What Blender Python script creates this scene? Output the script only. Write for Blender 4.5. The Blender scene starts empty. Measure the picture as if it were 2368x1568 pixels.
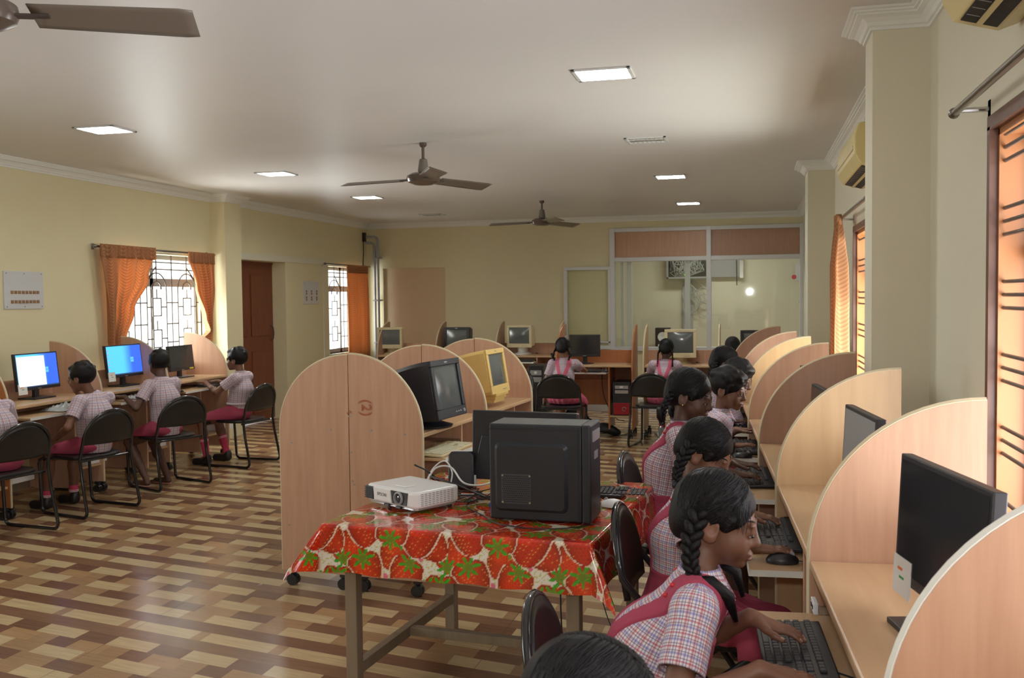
import bpy, math, random
import numpy as np
from math import pi, sin, cos, radians, sqrt
from mathutils import Vector, Matrix
random.seed(7); np.random.seed(7)
S = bpy.context.scene
# ------------------------------------------------------------------ camera
cam_d = bpy.data.cameras.new('camera'); cam = bpy.data.objects.new('camera', cam_d)
S.collection.objects.link(cam); S.camera = cam
cam_d.sensor_width = 36.0; cam_d.sensor_fit = 'HORIZONTAL'
cam_d.lens = 2246.0 / 2368.0 * 36.0
cam_d.clip_start = 0.05; cam_d.clip_end = 200
_y, _p, _r = radians(13.7734), radians(-2.4046), radians(-0.6576)
_f = Vector((-sin(_y) * cos(_p), cos(_y) * cos(_p), sin(_p))); _rt = Vector((cos(_y), sin(_y), 0)); _u = _rt.cross(_f)
_R = _rt * cos(_r) + _u * sin(_r); _U = -_rt * sin(_r) + _u * cos(_r)
cam.matrix_world = Matrix(((_R.x, _U.x, -_f.x, 0), (_R.y, _U.y, -_f.y, 0), (_R.z, _U.z, -_f.z, 1.62), (0, 0, 0, 1)))
cam_d.dof.use_dof = True; cam_d.dof.focus_distance = 3.9; cam_d.dof.aperture_fstop = 9.0
# ------------------------------------------------------------------ world, exposure
S.view_settings.view_transform = 'Standard'; S.view_settings.look = 'None'
S.view_settings.gamma = 1.0; S.view_settings.use_curve_mapping = False
S.view_settings.exposure = 0.68
W = bpy.data.worlds.new('world'); S.world = W; W.use_nodes = True
bg = W.node_tree.nodes['Background']; bg.inputs[0].default_value = (0.93, 0.96, 1.0, 1); bg.inputs[1].default_value = 1.9
# ------------------------------------------------------------------ big lights: daylight in the window openings, flash, added rear fill
def area(name, loc, rot, sx, sy, power, col, spread=pi):
    l = bpy.data.lights.new(name, 'AREA'); l.shape = 'RECTANGLE'; l.size = sx; l.size_y = sy; l.energy = power; l.color = col
    l.spread = spread
    o = bpy.data.objects.new(name, l); S.collection.objects.link(o); o.location = loc; o.rotation_euler = rot
    return o
DAY = (0.94, 0.97, 1.0)
area('daylight_left_window', (-6.75, 9.3, 1.5), (0, radians(-90), 0), 1.5, 1.9, 75, DAY)
area('daylight_far_left_window', (-6.75, 14.3, 1.5), (0, radians(-90), 0), 1.5, 1.6, 45, DAY)
area('daylight_near_right_window', (1.35, 2.2, 1.55), (0, radians(90), 0), 1.4, 2.3, 22, DAY)
area('daylight_far_right_window', (1.35, 6.6, 1.55), (0, radians(90), 0), 1.4, 2.2, 32, DAY)
area('added_fill_rear_right', (1.35, -0.9, 1.55), (0, radians(90), 0), 1.4, 1.6, 80, DAY)  # added fill through an unseen opening behind the camera
area('garden_bounce_far_right', (1.42, 6.6, 1.0), (0, radians(125), 0), 1.0, 2.2, 62, (0.95, 1.0, 0.84))
area('garden_bounce_near_right', (1.42, 2.2, 1.0), (0, radians(125), 0), 1.0, 2.3, 42, (0.93, 0.96, 1.0))
area('yard_bounce_left', (-6.8, 9.3, 1.0), (0, radians(-125), 0), 1.0, 1.7, 80, (1.0, 0.97, 0.9))
area('camera_flash', (0.0, -0.02, 1.74), (radians(88), 0, radians(13.8)), 0.07, 0.05, 9, (1, 1, 1))
area('added_fill_rear_left', (-6.75, 2.6, 1.5), (0, radians(-90), 0), 1.5, 2.4, 80, DAY)  # fill lamp added outside an unseen opening, left of the view
XL, XR, YB, YF, ZC = -6.21, 0.78, 15.23, -2.4, 2.85

# ------------------------------------------------------------------ materials
def mat(name, col=(0.8, 0.8, 0.8), rough=0.5, metal=0.0, spec=0.5, emit=None, estr=1.0, noise=0.0, nscale=20, coat=0.0, alpha=None, trans=None):
    m = bpy.data.materials.new(name); m.use_nodes = True; nt = m.node_tree; b = nt.nodes['Principled BSDF']
    b.inputs['Base Color'].default_value = (*col, 1); b.inputs['Roughness'].default_value = rough
    b.inputs['Metallic'].default_value = metal; b.inputs['Specular IOR Level'].default_value = spec
    b.inputs['Coat Weight'].default_value = coat
    if emit: b.inputs['Emission Color'].default_value = (*emit, 1); b.inputs['Emission Strength'].default_value = estr
    if noise:
        tc = nt.nodes.new('ShaderNodeTexCoord'); n = nt.nodes.new('ShaderNodeTexNoise'); n.inputs['Scale'].default_value = nscale
        n.inputs['Detail'].default_value = 4
        mr = nt.nodes.new('ShaderNodeMapRange'); mr.inputs[3].default_value = 1 - noise; mr.inputs[4].default_value = 1 + noise
        mx = nt.nodes.new('ShaderNodeMix'); mx.data_type = 'RGBA'; mx.blend_type = 'MULTIPLY'; mx.inputs[0].default_value = 1
        mx.inputs[6].default_value = (*col, 1)
        nt.links.new(tc.outputs['Object'], n.inputs['Vector']); nt.links.new(n.outputs['Fac'], mr.inputs[0])
        nt.links.new(mr.outputs[0], mx.inputs[7]); nt.links.new(mx.outputs[2], b.inputs['Base Color'])
    return m
class NT:
    """little node helper: values are sockets or numbers"""
    def __init__(s, m): s.t = m.node_tree; s.b = s.t.nodes['Principled BSDF']
    def new(s, k): return s.t.nodes.new(k)
    def link(s, a, b): s.t.links.new(a, b)
    def math(s, op, a, b=None):
        n = s.new('ShaderNodeMath'); n.operation = op
        for i, v in enumerate((a, b)):
            if v is None: continue
            if isinstance(v, (int, float)): n.inputs[i].default_value = v
            else: s.link(v, n.inputs[i])
        return n.outputs[0]
    def ramp(s, fac, stops, interp='LINEAR'):
        n = s.new('ShaderNodeValToRGB'); r = n.color_ramp; r.interpolation = interp
        while len(r.elements) < len(stops): r.elements.new(0.5)
        for e, (p, c) in zip(r.elements, stops): e.position = p; e.color = (*c, 1)
        s.link(fac, n.inputs[0]); return n.outputs[0]
    def mix(s, fac, a, b, mode='MIX'):
        n = s.new('ShaderNodeMix'); n.data_type = 'RGBA'; n.blend_type = mode
        for i, v in ((0, fac), (6, a), (7, b)):
            if isinstance(v, (int, float)): n.inputs[i].default_value = v
            elif isinstance(v, tuple): n.inputs[i].default_value = (*v, 1)
            else: s.link(v, n.inputs[i])
        return n.outputs[2]
    def coords(s, kind='Object', scale=(1, 1, 1)):
        tc = s.new('ShaderNodeTexCoord'); mp = s.new('ShaderNodeMapping'); mp.inputs['Scale'].default_value = scale
        s.link(tc.outputs[kind], mp.inputs['Vector']); return mp.outputs[0]
    def noise(s, vec, scale, detail=3, rough=0.5):
        n = s.new('ShaderNodeTexNoise'); n.inputs['Scale'].default_value = scale; n.inputs['Detail'].default_value = detail
        n.inputs['Roughness'].default_value = rough; s.link(vec, n.inputs['Vector']); return n.outputs['Fac']
    def bump(s, h, strength=0.2, dist=0.01):
        n = s.new('ShaderNodeBump'); n.inputs['Strength'].default_value = strength; n.inputs['Distance'].default_value = dist
        s.link(h, n.inputs['Height']); s.link(n.outputs[0], s.b.inputs['Normal'])
def wood(name, c1, c2, rough=0.38, scale=(9, 9, 0.7)):
    m = mat(name, c1, rough); n = NT(m)
    v = n.coords('Object', scale); f = n.noise(v, 3.0, 5, 0.6)
    v2 = n.coords('Object', (60, 60, 2.5)); g = n.noise(v2, 4.0, 3)
    c = n.ramp(f, [(0.3, c2), (0.7, c1)]); c = n.mix(n.math('MULTIPLY', g, 0.25), c, c2)
    n.link(c, n.b.inputs['Base Color']); return m
M = {}
M['wall'] = mat('cream_wall_paint', (0.72, 0.65, 0.42), 0.75, noise=0.03, nscale=3)
M['wall_pale'] = mat('pale_wall_paint', (0.70, 0.66, 0.52), 0.7, noise=0.03, nscale=3)
M['recess'] = mat('peach_wall_paint', (0.66, 0.52, 0.34), 0.75, noise=0.03, nscale=3)
M['ceiling'] = mat('ceiling_paint', (0.70, 0.68, 0.675), 0.42, noise=0.04, nscale=1.2)
M['cornice'] = mat('cornice_plaster', (0.80, 0.80, 0.76), 0.6)
M['lam'] = wood('beech_laminate', (0.60, 0.36, 0.235), (0.49, 0.28, 0.18))
M['lam_lit'] = wood('beech_laminate_lit', (0.64, 0.42, 0.22), (0.55, 0.35, 0.18))  # same beech laminate, window light put into the colour
M['lam_shade'] = wood('beech_laminate_shade', (0.47, 0.27, 0.18), (0.39, 0.22, 0.145))  # same beech laminate, darkened in colour to stand for shade
M['lam_o'] = wood('orange_edge_laminate', (0.50, 0.19, 0.07), (0.42, 0.15, 0.05))
M['desk'] = wood('desk_laminate', (0.60, 0.40, 0.22), (0.52, 0.33, 0.18), 0.33, (0.8, 9, 9))
M['edge'] = mat('pale_edge_band', (0.62, 0.52, 0.34), 0.45)
M['edgew'] = mat('white_edge_band', (0.72, 0.72, 0.66), 0.45)
M['black'] = mat('black_plastic', (0.018, 0.018, 0.022), 0.38, noise=0.2, nscale=30)
M['tower'] = mat('dark_grey_case', (0.018, 0.020, 0.027), 0.42, noise=0.15, nscale=12)
M['ventg'] = mat('vent_grille_grey', (0.045, 0.048, 0.056), 0.5)
M['dust'] = mat('dusty_grey_top', (0.13, 0.13, 0.125), 0.7, noise=0.2, nscale=12)
M['screen_off'] = mat('dark_glass_screen', (0.03, 0.032, 0.035), 0.12, spec=0.6)
M['crt_glass'] = mat('crt_glass', (0.10, 0.115, 0.115), 0.12, spec=0.7)
M['cream'] = mat('cream_plastic', (0.62, 0.53, 0.32), 0.42, noise=0.05)
M['yellow'] = mat('yellowed_plastic', (0.72, 0.50, 0.17), 0.4, noise=0.05)
M['beige'] = mat('beige_keys', (0.62, 0.58, 0.42), 0.5)
M['white'] = mat('white_plastic', (0.80, 0.80, 0.80), 0.35)
M['grey'] = mat('grey_plastic', (0.30, 0.30, 0.30), 0.5)
M['alu'] = mat('white_aluminium', (0.66, 0.66, 0.66), 0.4, metal=0.1)
M['steel'] = mat('steel', (0.6, 0.6, 0.6), 0.2, metal=1.0)
M['rod'] = mat('dark_steel_rod', (0.24, 0.22, 0.20), 0.25, metal=0.9)
M['barmat'] = mat('grey_painted_bars', (0.10, 0.09, 0.085), 0.35)
M['iron'] = mat('dark_iron', (0.05, 0.035, 0.03), 0.5)
M['chair'] = mat('black_vinyl', (0.014, 0.013, 0.014), 0.32, noise=0.2, nscale=40)
M['tube'] = mat('black_gloss_tube', (0.012, 0.012, 0.014), 0.14, coat=0.3)
M['door'] = wood('dark_red_door_wood', (0.20, 0.052, 0.022), (0.15, 0.038, 0.016), 0.4)
M['frame'] = wood('brown_window_frame', (0.16, 0.07, 0.04), (0.11, 0.045, 0.03), 0.4)
M['reveal'] = mat('orange_window_reveal', (0.44, 0.175, 0.06), 0.4, noise=0.06, nscale=5)
M['legwood'] = wood('weathered_wood', (0.33, 0.25, 0.17), (0.24, 0.18, 0.12), 0.5)
M['ac'] = mat('yellowed_ac_plastic', (0.66, 0.55, 0.25), 0.3, noise=0.05, nscale=6)
M['dark'] = mat('dark_void', (0.01, 0.01, 0.012), 0.6)
M['fanb'] = mat('brown_fan_enamel', (0.10, 0.07, 0.055), 0.25)
M['fanblade'] = mat('fan_blade_enamel', (0.16, 0.13, 0.105), 0.3)
M['tubeon'] = mat('lit_fluorescent', (1, 1, 1), 0.5, emit=(0.97, 1.0, 0.96), estr=48)
M['tubeoff'] = mat('unlit_fluorescent', (0.7, 0.7, 0.7), 0.4)
M['mirror'] = mat('reflector', (0.75, 0.75, 0.75), 0.15, metal=0.9)
M['caster'] = mat('caster_rubber', (0.02, 0.02, 0.022), 0.35)
M['leather'] = mat('black_shoe_leather', (0.015, 0.014, 0.014), 0.35)
M['sandal'] = mat('pink_sandal', (0.45, 0.22, 0.17), 0.6)
M['sock'] = mat('red_sock_knit', (0.62, 0.06, 0.13), 0.9)
M['sockw'] = mat('white_sock_stripe', (0.8, 0.75, 0.75), 0.9)
M['maroon'] = mat('maroon_twill', (0.38, 0.052, 0.10), 0.85, noise=0.12, nscale=14)
M['pink'] = mat('pink_twill', (0.62, 0.12, 0.20), 0.85, noise=0.10, nscale=14)
M['redbtn'] = mat('red_button', (0.6, 0.03, 0.04), 0.35)
M['ribbon'] = mat('black_ribbon', (0.012, 0.012, 0.018), 0.5)
M['flower'] = mat('white_hair_clip', (0.8, 0.78, 0.7), 0.6)
M['eyew'] = mat('eye_white', (0.42, 0.39, 0.36), 0.4, spec=0.2)
M['iris'] = mat('dark_iris', (0.012, 0.007, 0.005), 0.1)
M['gold'] = mat('gold_stud', (0.8, 0.55, 0.15), 0.2, metal=1)
M['lip'] = mat('lip_skin', (0.20, 0.065, 0.05), 0.45)
M['nail'] = mat('fingernail', (0.42, 0.22, 0.17), 0.3)
M['paper'] = mat('paper', (0.8, 0.8, 0.78), 0.7)
M['plastic_bag'] = mat('crumpled_clear_plastic', (0.42, 0.44, 0.44), 0.2, noise=0.3, nscale=40)
M['cablek'] = mat('black_cable', (0.012, 0.012, 0.014), 0.4)
M['cablew'] = mat('white_cable', (0.72, 0.72, 0.70), 0.4)
M['cableg'] = mat('grey_cable', (0.40, 0.41, 0.38), 0.5)
M['blue'] = mat('blue_connector', (0.02, 0.08, 0.6), 0.35)
M['redcase'] = mat('dark_red_case', (0.32, 0.012, 0.02), 0.25)
M['board'] = mat('grey_white_switch_plate', (0.60, 0.60, 0.60), 0.45)
M['switch'] = mat('brown_switch_slot', (0.30, 0.16, 0.07), 0.5)
M['pipe'] = mat('grey_conduit', (0.36, 0.36, 0.37), 0.35)
M['green_led'] = mat('green_led', (0, 0.5, 0), 0.4, emit=(0.3, 1, 0.05), estr=3)
M['ink'] = mat('orange_marker_ink', (0.42, 0.10, 0.04), 0.6)
M['orange_s'] = mat('saffron_print', (0.85, 0.2, 0.05), 0.6)
M['green_s'] = mat('green_print', (0.05, 0.35, 0.1), 0.6)
M['lens'] = mat('projector_lens', (0.02, 0.03, 0.06), 0.03, spec=0.9, coat=1)
M['silver'] = mat('silver_trim', (0.45, 0.45, 0.47), 0.3, metal=0.6)
M['clothback'] = mat('white_cloth_backing', (0.72, 0.66, 0.70), 0.7)
M['tape'] = mat('clear_tape', (0.75, 0.62, 0.55), 0.15)
M['bagm'] = mat('black_bag_fabric', (0.016, 0.017, 0.018), 0.8, noise=0.3, nscale=20)
M['yellowlab'] = mat('yellow_sticker', (0.75, 0.65, 0.05), 0.5)
def glass_mat():
    m = mat('window_glass', (0.8, 0.85, 0.8), 0.02); nt = m.node_tree; nt.nodes.remove(nt.nodes['Principled BSDF'])
    tr = nt.nodes.new('ShaderNodeBsdfTransparent'); tr.inputs[0].default_value = (0.97, 0.985, 0.965, 1)
    gl = nt.nodes.new('ShaderNodeBsdfGlossy'); gl.inputs['Roughness'].default_value = 0.03; gl.inputs['Color'].default_value = (0.9, 0.95, 0.9, 1)
    mx = nt.nodes.new('ShaderNodeMixShader'); mx.inputs[0].default_value = 0.05
    nt.links.new(tr.outputs[0], mx.inputs[1]); nt.links.new(gl.outputs[0], mx.inputs[2])
    nt.links.new(mx.outputs[0], nt.nodes['Material Output'].inputs['Surface']); return m
M['glass'] = glass_mat()
def skin_mat(name, col):
    m = mat(name, col, 0.5); n = NT(m); f = n.noise(n.coords('Object', (1, 1, 1)), 18, 3)
    c = n.ramp(f, [(0.25, tuple(v * 0.86 for v in col)), (0.75, tuple(min(1, v * 1.12) for v in col))]); n.link(c, n.b.inputs['Base Color'])
    n.b.inputs['Subsurface Weight'].default_value = 0.08; n.b.inputs['Subsurface Radius'].default_value = (0.01, 0.004, 0.002)
    return m
SKIN = [skin_mat('skin_brown', (0.19, 0.085, 0.05)), skin_mat('skin_dark_brown', (0.105, 0.048, 0.032)), skin_mat('skin_light_brown', (0.27, 0.125, 0.075))]
def hair_mat():
    m = mat('black_hair', (0.007, 0.006, 0.007), 0.36, spec=0.22); n = NT(m)
    v = n.coords('Object', (150, 25, 30)); h = n.noise(v, 3, 4, 0.7); n.bump(h, 0.6, 0.004); return m
M['hair'] = hair_mat()
def plaid_mat(name, base, red, blue, dark, p):
    m = mat(name, base, 0.85); n = NT(m); uv = n.new('ShaderNodeUVMap'); sp = n.new('ShaderNodeSeparateXYZ'); n.link(uv.outputs[0], sp.inputs[0])
    W1 = (1, 1, 1)
    def st(s, a, b, c):
        fr = n.math('FRACT', n.math('DIVIDE', s, p)); return n.ramp(fr, [(0.0, a), (0.09, a), (0.13, W1), (0.28, W1), (0.30, c), (0.35, c), (0.37, W1), (0.48, W1), (0.5, b), (0.60, b), (0.63, W1), (0.78, W1), (0.80, c), (0.85, c), (0.87, W1), (1.0, a)])
    a = st(sp.outputs[0], red, blue, dark); b2 = st(sp.outputs[1], blue, red, dark)
    c = n.mix(1.0, n.mix(1.0, base, a, 'MULTIPLY'), b2, 'MULTIPLY'); n.link(c, n.b.inputs['Base Color'])
    n.bump(n.noise(n.coords('Object', (1, 1, 1)), 9, 3), 0.35, 0.03)
    return m
M['plaid'] = plaid_mat('checked_shirt_cotton', (0.74, 0.70, 0.72), (0.80, 0.42, 0.46), (0.55, 0.55, 0.82), (0.50, 0.42, 0.47), 0.030)
M['plaid2'] = plaid_mat('checked_shirt_cotton_red', (0.72, 0.68, 0.70), (0.66, 0.42, 0.46), (0.62, 0.56, 0.70), (0.50, 0.38, 0.42), 0.040)
# curtain
def curtain_mat():
    m = mat('orange_curtain_fabric', (0.60, 0.22, 0.06), 0.8); n = NT(m)
    uv = n.new('ShaderNodeUVMap'); sp = n.new('ShaderNodeSeparateXYZ'); n.link(uv.outputs[0], sp.inputs[0])
    u, v = sp.outputs[0], sp.outputs[1]
    fu = n.math('ABSOLUTE', n.math('SUBTRACT', n.math('FRACT', n.math('MULTIPLY', u, 9.0)), 0.5))
    vv = n.math('ADD', n.math('MULTIPLY', v, 32.0), n.math('MULTIPLY', n.math('MULTIPLY', fu, fu), 9.0))
    fr = n.math('FRACT', vv); c = n.ramp(fr, [(0.0, (0.42, 0.19, 0.08)), (0.35, (0.62, 0.33, 0.165)), (0.75, (0.55, 0.27, 0.12)), (1.0, (0.42, 0.19, 0.08))])
    n.link(c, n.b.inputs['Base Color'])
    tl = n.new('ShaderNodeBsdfTranslucent'); n.link(c, tl.inputs[0]); mx = n.new('ShaderNodeMixShader'); mx.inputs[0].default_value = 0.45
    n.link(n.b.outputs[0], mx.inputs[1]); n.link(tl.outputs[0], mx.inputs[2]); n.link(mx.outputs[0], m.node_tree.nodes['Material Output'].inputs['Surface'])
    return m
M['curtain'] = curtain_mat()
# floor: printed vinyl strips, skewed print
def floor_mat():
    m = mat('printed_vinyl_strips', (0.3, 0.2, 0.1), 0.2); n = NT(m)
    tc = n.new('ShaderNodeTexCoord'); sp = n.new('ShaderNodeSeparateXYZ'); n.link(tc.outputs['Object'], sp.inputs[0])
    a1, a2 = radians(-11.5), radians(88.7); ox, oy = -2.97, 4.283
    det = cos(a1) * sin(a2) - cos(a2) * sin(a1)
    X = n.math('SUBTRACT', sp.outputs[0], ox); Y = n.math('SUBTRACT', sp.outputs[1], oy)
    A = n.math('ADD', n.math('MULTIPLY', X, sin(a2) / det), n.math('MULTIPLY', Y, -cos(a2) / det))
    B = n.math('ADD', n.math('MULTIPLY', X, -sin(a1) / det), n.math('MULTIPLY', Y, cos(a1) / det))
    RH = 0.110; D2 = (0.235, 0.125, 0.07); LT, MD, DK, OR = (0.56, 0.42, 0.235), (0.36, 0.215, 0.11), (0.185, 0.088, 0.05), (0.42, 0.25, 0.12)
    rows = [[(0, DK)], [(0, LT), (.65, MD)], [(0, DK), (.5, MD)], [(0, LT), (.57, MD)], [(0, DK), (.3, OR), (.74, MD)], [(0, LT), (.57, DK)], [(0, D2)], [(0, LT), (.86, MD)]]
    NR = len(rows)
    q = n.math('DIVIDE', B, RH); ri = n.math('FLOOR', q); rm = n.math('FLOORED_MODULO', ri, NR) if False else n.math('SUBTRACT', ri, n.math('MULTIPLY', n.math('FLOOR', n.math('DIVIDE', ri, NR)), NR))
    per = n.math('FLOOR', n.math('DIVIDE', ri, NR))
    col = None
    offs = [0.1, 0.4, 0.2, 0.62, 0.64, 0.0, 0.3, 0.1]
    for i, st in enumerate(rows):
        u = n.math('FRACT', n.math('ADD', n.math('ADD', n.math('MULTIPLY', A, 1 / 0.47), offs[i]), n.math('MULTIPLY', per, 0.0)))
        c = n.ramp(u, st if len(st) > 1 else [(0, st[0][1]), (1, st[0][1])], 'CONSTANT')
        if col is None: col = c
        else: col = n.mix(n.math('COMPARE', rm, float(i)), col, c)
    # COMPARE needs epsilon
    for nd in m.node_tree.nodes:
        if nd.type == 'MATH' and nd.operation == 'COMPARE': nd.inputs[2].default_value = 0.3
    # grain
    cb = n.new('ShaderNodeCombineXYZ'); n.link(n.math('MULTIPLY', A, 4), cb.inputs[0]); n.link(n.math('MULTIPLY', B, 60), cb.inputs[1]); n.link(ri, cb.inputs[2])
    g = n.noise(cb.outputs[0], 1.0, 4, 0.6); mr = n.new('ShaderNodeMapRange'); mr.inputs[1].default_value = 0.25; mr.inputs[2].default_value = 0.75
    mr.inputs[3].default_value = 0.80; mr.inputs[4].default_value = 1.16; n.link(g, mr.inputs[0])
    col = n.mix(1.0, col, mr.outputs[0], 'MULTIPLY')
    # sheet joints
    j1 = n.math('ABSOLUTE', n.math('SUBTRACT', n.math('FRACT', n.math('ADD', n.math('DIVIDE', A, 1.83), 0.5)), 0.5)); j2 = n.math('ABSOLUTE', n.math('SUBTRACT', n.math('FRACT', n.math('ADD', n.math('DIVIDE', B, 3.6), 0.5)), 0.5))
    j = n.math('MAXIMUM', n.math('LESS_THAN', j1, 0.0012), n.math('LESS_THAN', j2, 0.0006))
    col = n.mix(n.math('MULTIPLY', j, 0.6), col, (0.12, 0.07, 0.04)); n.link(col, n.b.inputs['Base Color'])
    rn = n.noise(n.coords('Object', (1, 1, 1)), 2.5, 3); n.link(n.math('ADD', n.math('MULTIPLY', rn, 0.16), 0.16), n.b.inputs['Roughness'])
    n.bump(n.noise(n.coords('Object', (1, 1, 1)), 1.6, 2), 0.25, 0.02)
    return m
M['floor'] = floor_mat()
def screen_mat(name, a, b, s):
    m = mat(name, (0.02, 0.02, 0.02), 0.2, spec=0.3); n = NT(m); v = n.new('ShaderNodeTexCoord'); sp = n.new('ShaderNodeSeparateXYZ'); n.link(v.outputs['Object'], sp.inputs[0])
    mr = n.new('ShaderNodeMapRange'); mr.inputs[1].default_value = -0.22; mr.inputs[2].default_value = 0.22; n.link(sp.outputs[0], mr.inputs[0])
    c = n.ramp(mr.outputs[0], [(0.0, a), (0.45, a), (0.75, b), (1, b)]); n.link(c, n.b.inputs['Emission Color']); n.b.inputs['Emission Strength'].default_value = s; return m
M['scr_blue'] = screen_mat('lit_blue_desktop', (0.09, 0.50, 0.95), (0.035, 0.12, 0.75), 0.95)
M['scr_white'] = mat('lit_white_window', (0.02,) * 3, 0.3, emit=(0.93, 0.95, 0.86), estr=0.95)
M['scr_cyan'] = mat('lit_cyan_panes', (0.02,) * 3, 0.3, emit=(0.10, 0.45, 1.0), estr=0.95)
M['scr_bar'] = mat('lit_dark_taskbar', (0.02,) * 3, 0.3, emit=(0.02, 0.06, 0.16), estr=0.9)
M['scr_red'] = mat('lit_red_icon', (0.02,) * 3, 0.3, emit=(0.8, 0.12, 0.15), estr=0.7)

# ------------------------------------------------------------------ mesh helpers
COL = S.collection
def link(name, me, parent=None, loc=None, rot=None):
    o = bpy.data.objects.new(name, me); COL.objects.link(o)
    if parent: o.parent = parent
    if loc is not None: o.location = loc
    if rot is not None: o.rotation_euler = rot
    return o
class MB:
    def __init__(s): s.v = []; s.f = []; s.m = []; s.mi = 0
    def add(s, vs, fs):
        k = len(s.v); s.v += [tuple(v) for v in vs]; s.f += [tuple(i + k for i in f) for f in fs]; s.m += [s.mi] * len(fs); return s
    def box(s, x0, x1, y0, y1, z0, z1, T=None):
        vs = [Vector((x, y, z)) for x in (x0, x1) for y in (y0, y1) for z in (z0, z1)]
        if T: vs = [T @ v for v in vs]
        return s.add(vs, [(0, 1, 3, 2), (4, 6, 7, 5), (0, 4, 5, 1), (2, 3, 7, 6), (0, 2, 6, 4), (1, 5, 7, 3)])
    def tube(s, pts, r, n=10, closed=False, caps=True):
        pts = [Vector(p) for p in pts]; N = len(pts); rr = r if isinstance(r, (list, tuple)) else [r] * N
        ring = []; up = None
        for i, p in enumerate(pts):
            a = pts[(i - 1) % N] if (i > 0 or closed) else p; b = pts[(i + 1) % N] if (i < N - 1 or closed) else p
            d = (b - a).normalized()
            if up is None: up = d.orthogonal().normalized()
            up = (up - d * up.dot(d));
            if up.length < 1e-6: up = d.orthogonal()
            up.normalize(); q = d.cross(up)
            ring.append([p + (up * cos(2 * pi * k / n) + q * sin(2 * pi * k / n)) * rr[i] for k in range(n)])
        vs = [v for R_ in ring for v in R_]; fs = []
        for i in range(N if closed else N - 1):
            j = (i + 1) % N
            for k in range(n): fs.append((i * n + k, i * n + (k + 1) % n, j * n + (k + 1) % n, j * n + k))
        if caps and not closed: fs.append(tuple(reversed(range(n)))); fs.append(tuple(range((N - 1) * n, N * n)))
        return s.add(vs, fs)
    def cyl(s, a, b, r, n=16, r2=None): return s.tube([a, b], [r, r if r2 is None else r2], n)
    def lathe(s, prof, n=24, c=(0, 0, 0), T=None):
        vs = []; fs = []
        for (r, z) in prof:
            for k in range(n):
                v = Vector((c[0] + r * cos(2 * pi * k / n), c[1] + r * sin(2 * pi * k / n), c[2] + z)); vs.append(T @ v if T else v)
        for i in range(len(prof) - 1):
            for k in range(n): fs.append((i * n + k, i * n + (k + 1) % n, (i + 1) * n + (k + 1) % n, (i + 1) * n + k))
        fs.append(tuple(reversed(range(n)))); fs.append(tuple(range((len(prof) - 1) * n, len(prof) * n)))
        return s.add(vs, fs)
    def sphere(s, c, r, n=16, m=10, T=None):
        r = r if isinstance(r, (tuple, list)) else (r, r, r); vs = []; fs = []
        for i in range(m + 1):
            t = pi * i / m
            for k in range(n):
                v = Vector((c[0] + r[0] * sin(t) * cos(2 * pi * k / n), c[1] + r[1] * sin(t) * sin(2 * pi * k / n), c[2] + r[2] * cos(t))); vs.append(T @ v if T else v)
        for i in range(m):
            for k in range(n): fs.append((i * n + k, (i + 1) * n + k, (i + 1) * n + (k + 1) % n, i * n + (k + 1) % n))
        return s.add(vs, fs)
    def prism(s, prof, axis, a, b, T=None):
        """prof: list of 2D points; extruded along axis 0/1/2 from a to b"""
        n = len(prof); vs = []
        for t in (a, b):
            for (p, q) in prof:
                v = [0, 0, 0]; o = [i for i in range(3) if i != axis]; v[axis] = t; v[o[0]] = p; v[o[1]] = q; v = Vector(v); vs.append(T @ v if T else v)
        fs = [tuple(range(n)), tuple(reversed(range(n, 2 * n)))] + [(i, n + i, n + (i + 1) % n, (i + 1) % n) for i in range(n)]
        return s.add(vs, fs)
    def grid(s, fn, nu, nv):
        vs = [fn(i / nu, j / nv) for i in range(nu + 1) for j in range(nv + 1)]
        fs = [(i * (nv + 1) + j, (i + 1) * (nv + 1) + j, (i + 1) * (nv + 1) + j + 1, i * (nv + 1) + j + 1) for i in range(nu) for j in range(nv)]
        return s.add(vs, fs)
    def build(s, name, mats, parent=None, smooth=False, bevel=0, loc=None, rot=None, solid=0, seg=2):
        me = bpy.data.meshes.new(name); me.from_pydata(s.v, [], s.f)
        mats = mats if isinstance(mats, (list, tuple)) else [mats]
        for m in mats: me.materials.append(M[m] if isinstance(m, str) else m)
        me.polygons.foreach_set('material_index', s.m)
        import bmesh
        bm = bmesh.new(); bm.from_mesh(me); bmesh.ops.recalc_face_normals(bm, faces=bm.faces); bm.to_mesh(me); bm.free()
        if smooth:
            me.polygons.foreach_set('use_smooth', [True] * len(me.polygons))
            if smooth != 'all': me.set_sharp_from_angle(angle=radians(40))
        o = link(name, me, parent, loc, rot)
        if solid: md = o.modifiers.new('solid', 'SOLIDIFY'); md.thickness = solid; md.offset = 0
        if bevel: md = o.modifiers.new('bevel', 'BEVEL'); md.width = bevel; md.segments = seg; md.limit_method = 'ANGLE'; md.angle_limit = radians(50)
        return o
def thing(name, label, cat, loc=(0, 0, 0), rotz=0, group=None):
    o = bpy.data.objects.new(name, None); COL.objects.link(o); o.empty_display_size = 0.1
    o.location = loc; o.rotation_euler = (0, 0, rotz); o['label'] = label; o['category'] = cat
    if group: o['group'] = group
    return o
def tag(o, label, cat, group=None):
    o['label'] = label; o['category'] = cat
    if group: o['group'] = group
    return o
def struct(o): o['kind'] = 'structure'; return o
def dup(root, loc, rotz, label, group=None):
    r = root.copy(); COL.objects.link(r); r.location = loc; r.rotation_euler = (0, 0, rotz); r['label'] = label
    if group: r['group'] = group
    for ch in list(root.children):
        c = ch.copy(); COL.objects.link(c); c.parent = r
        for g in ch.children:
            d = g.copy(); COL.objects.link(d); d.parent = c
    return r
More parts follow.
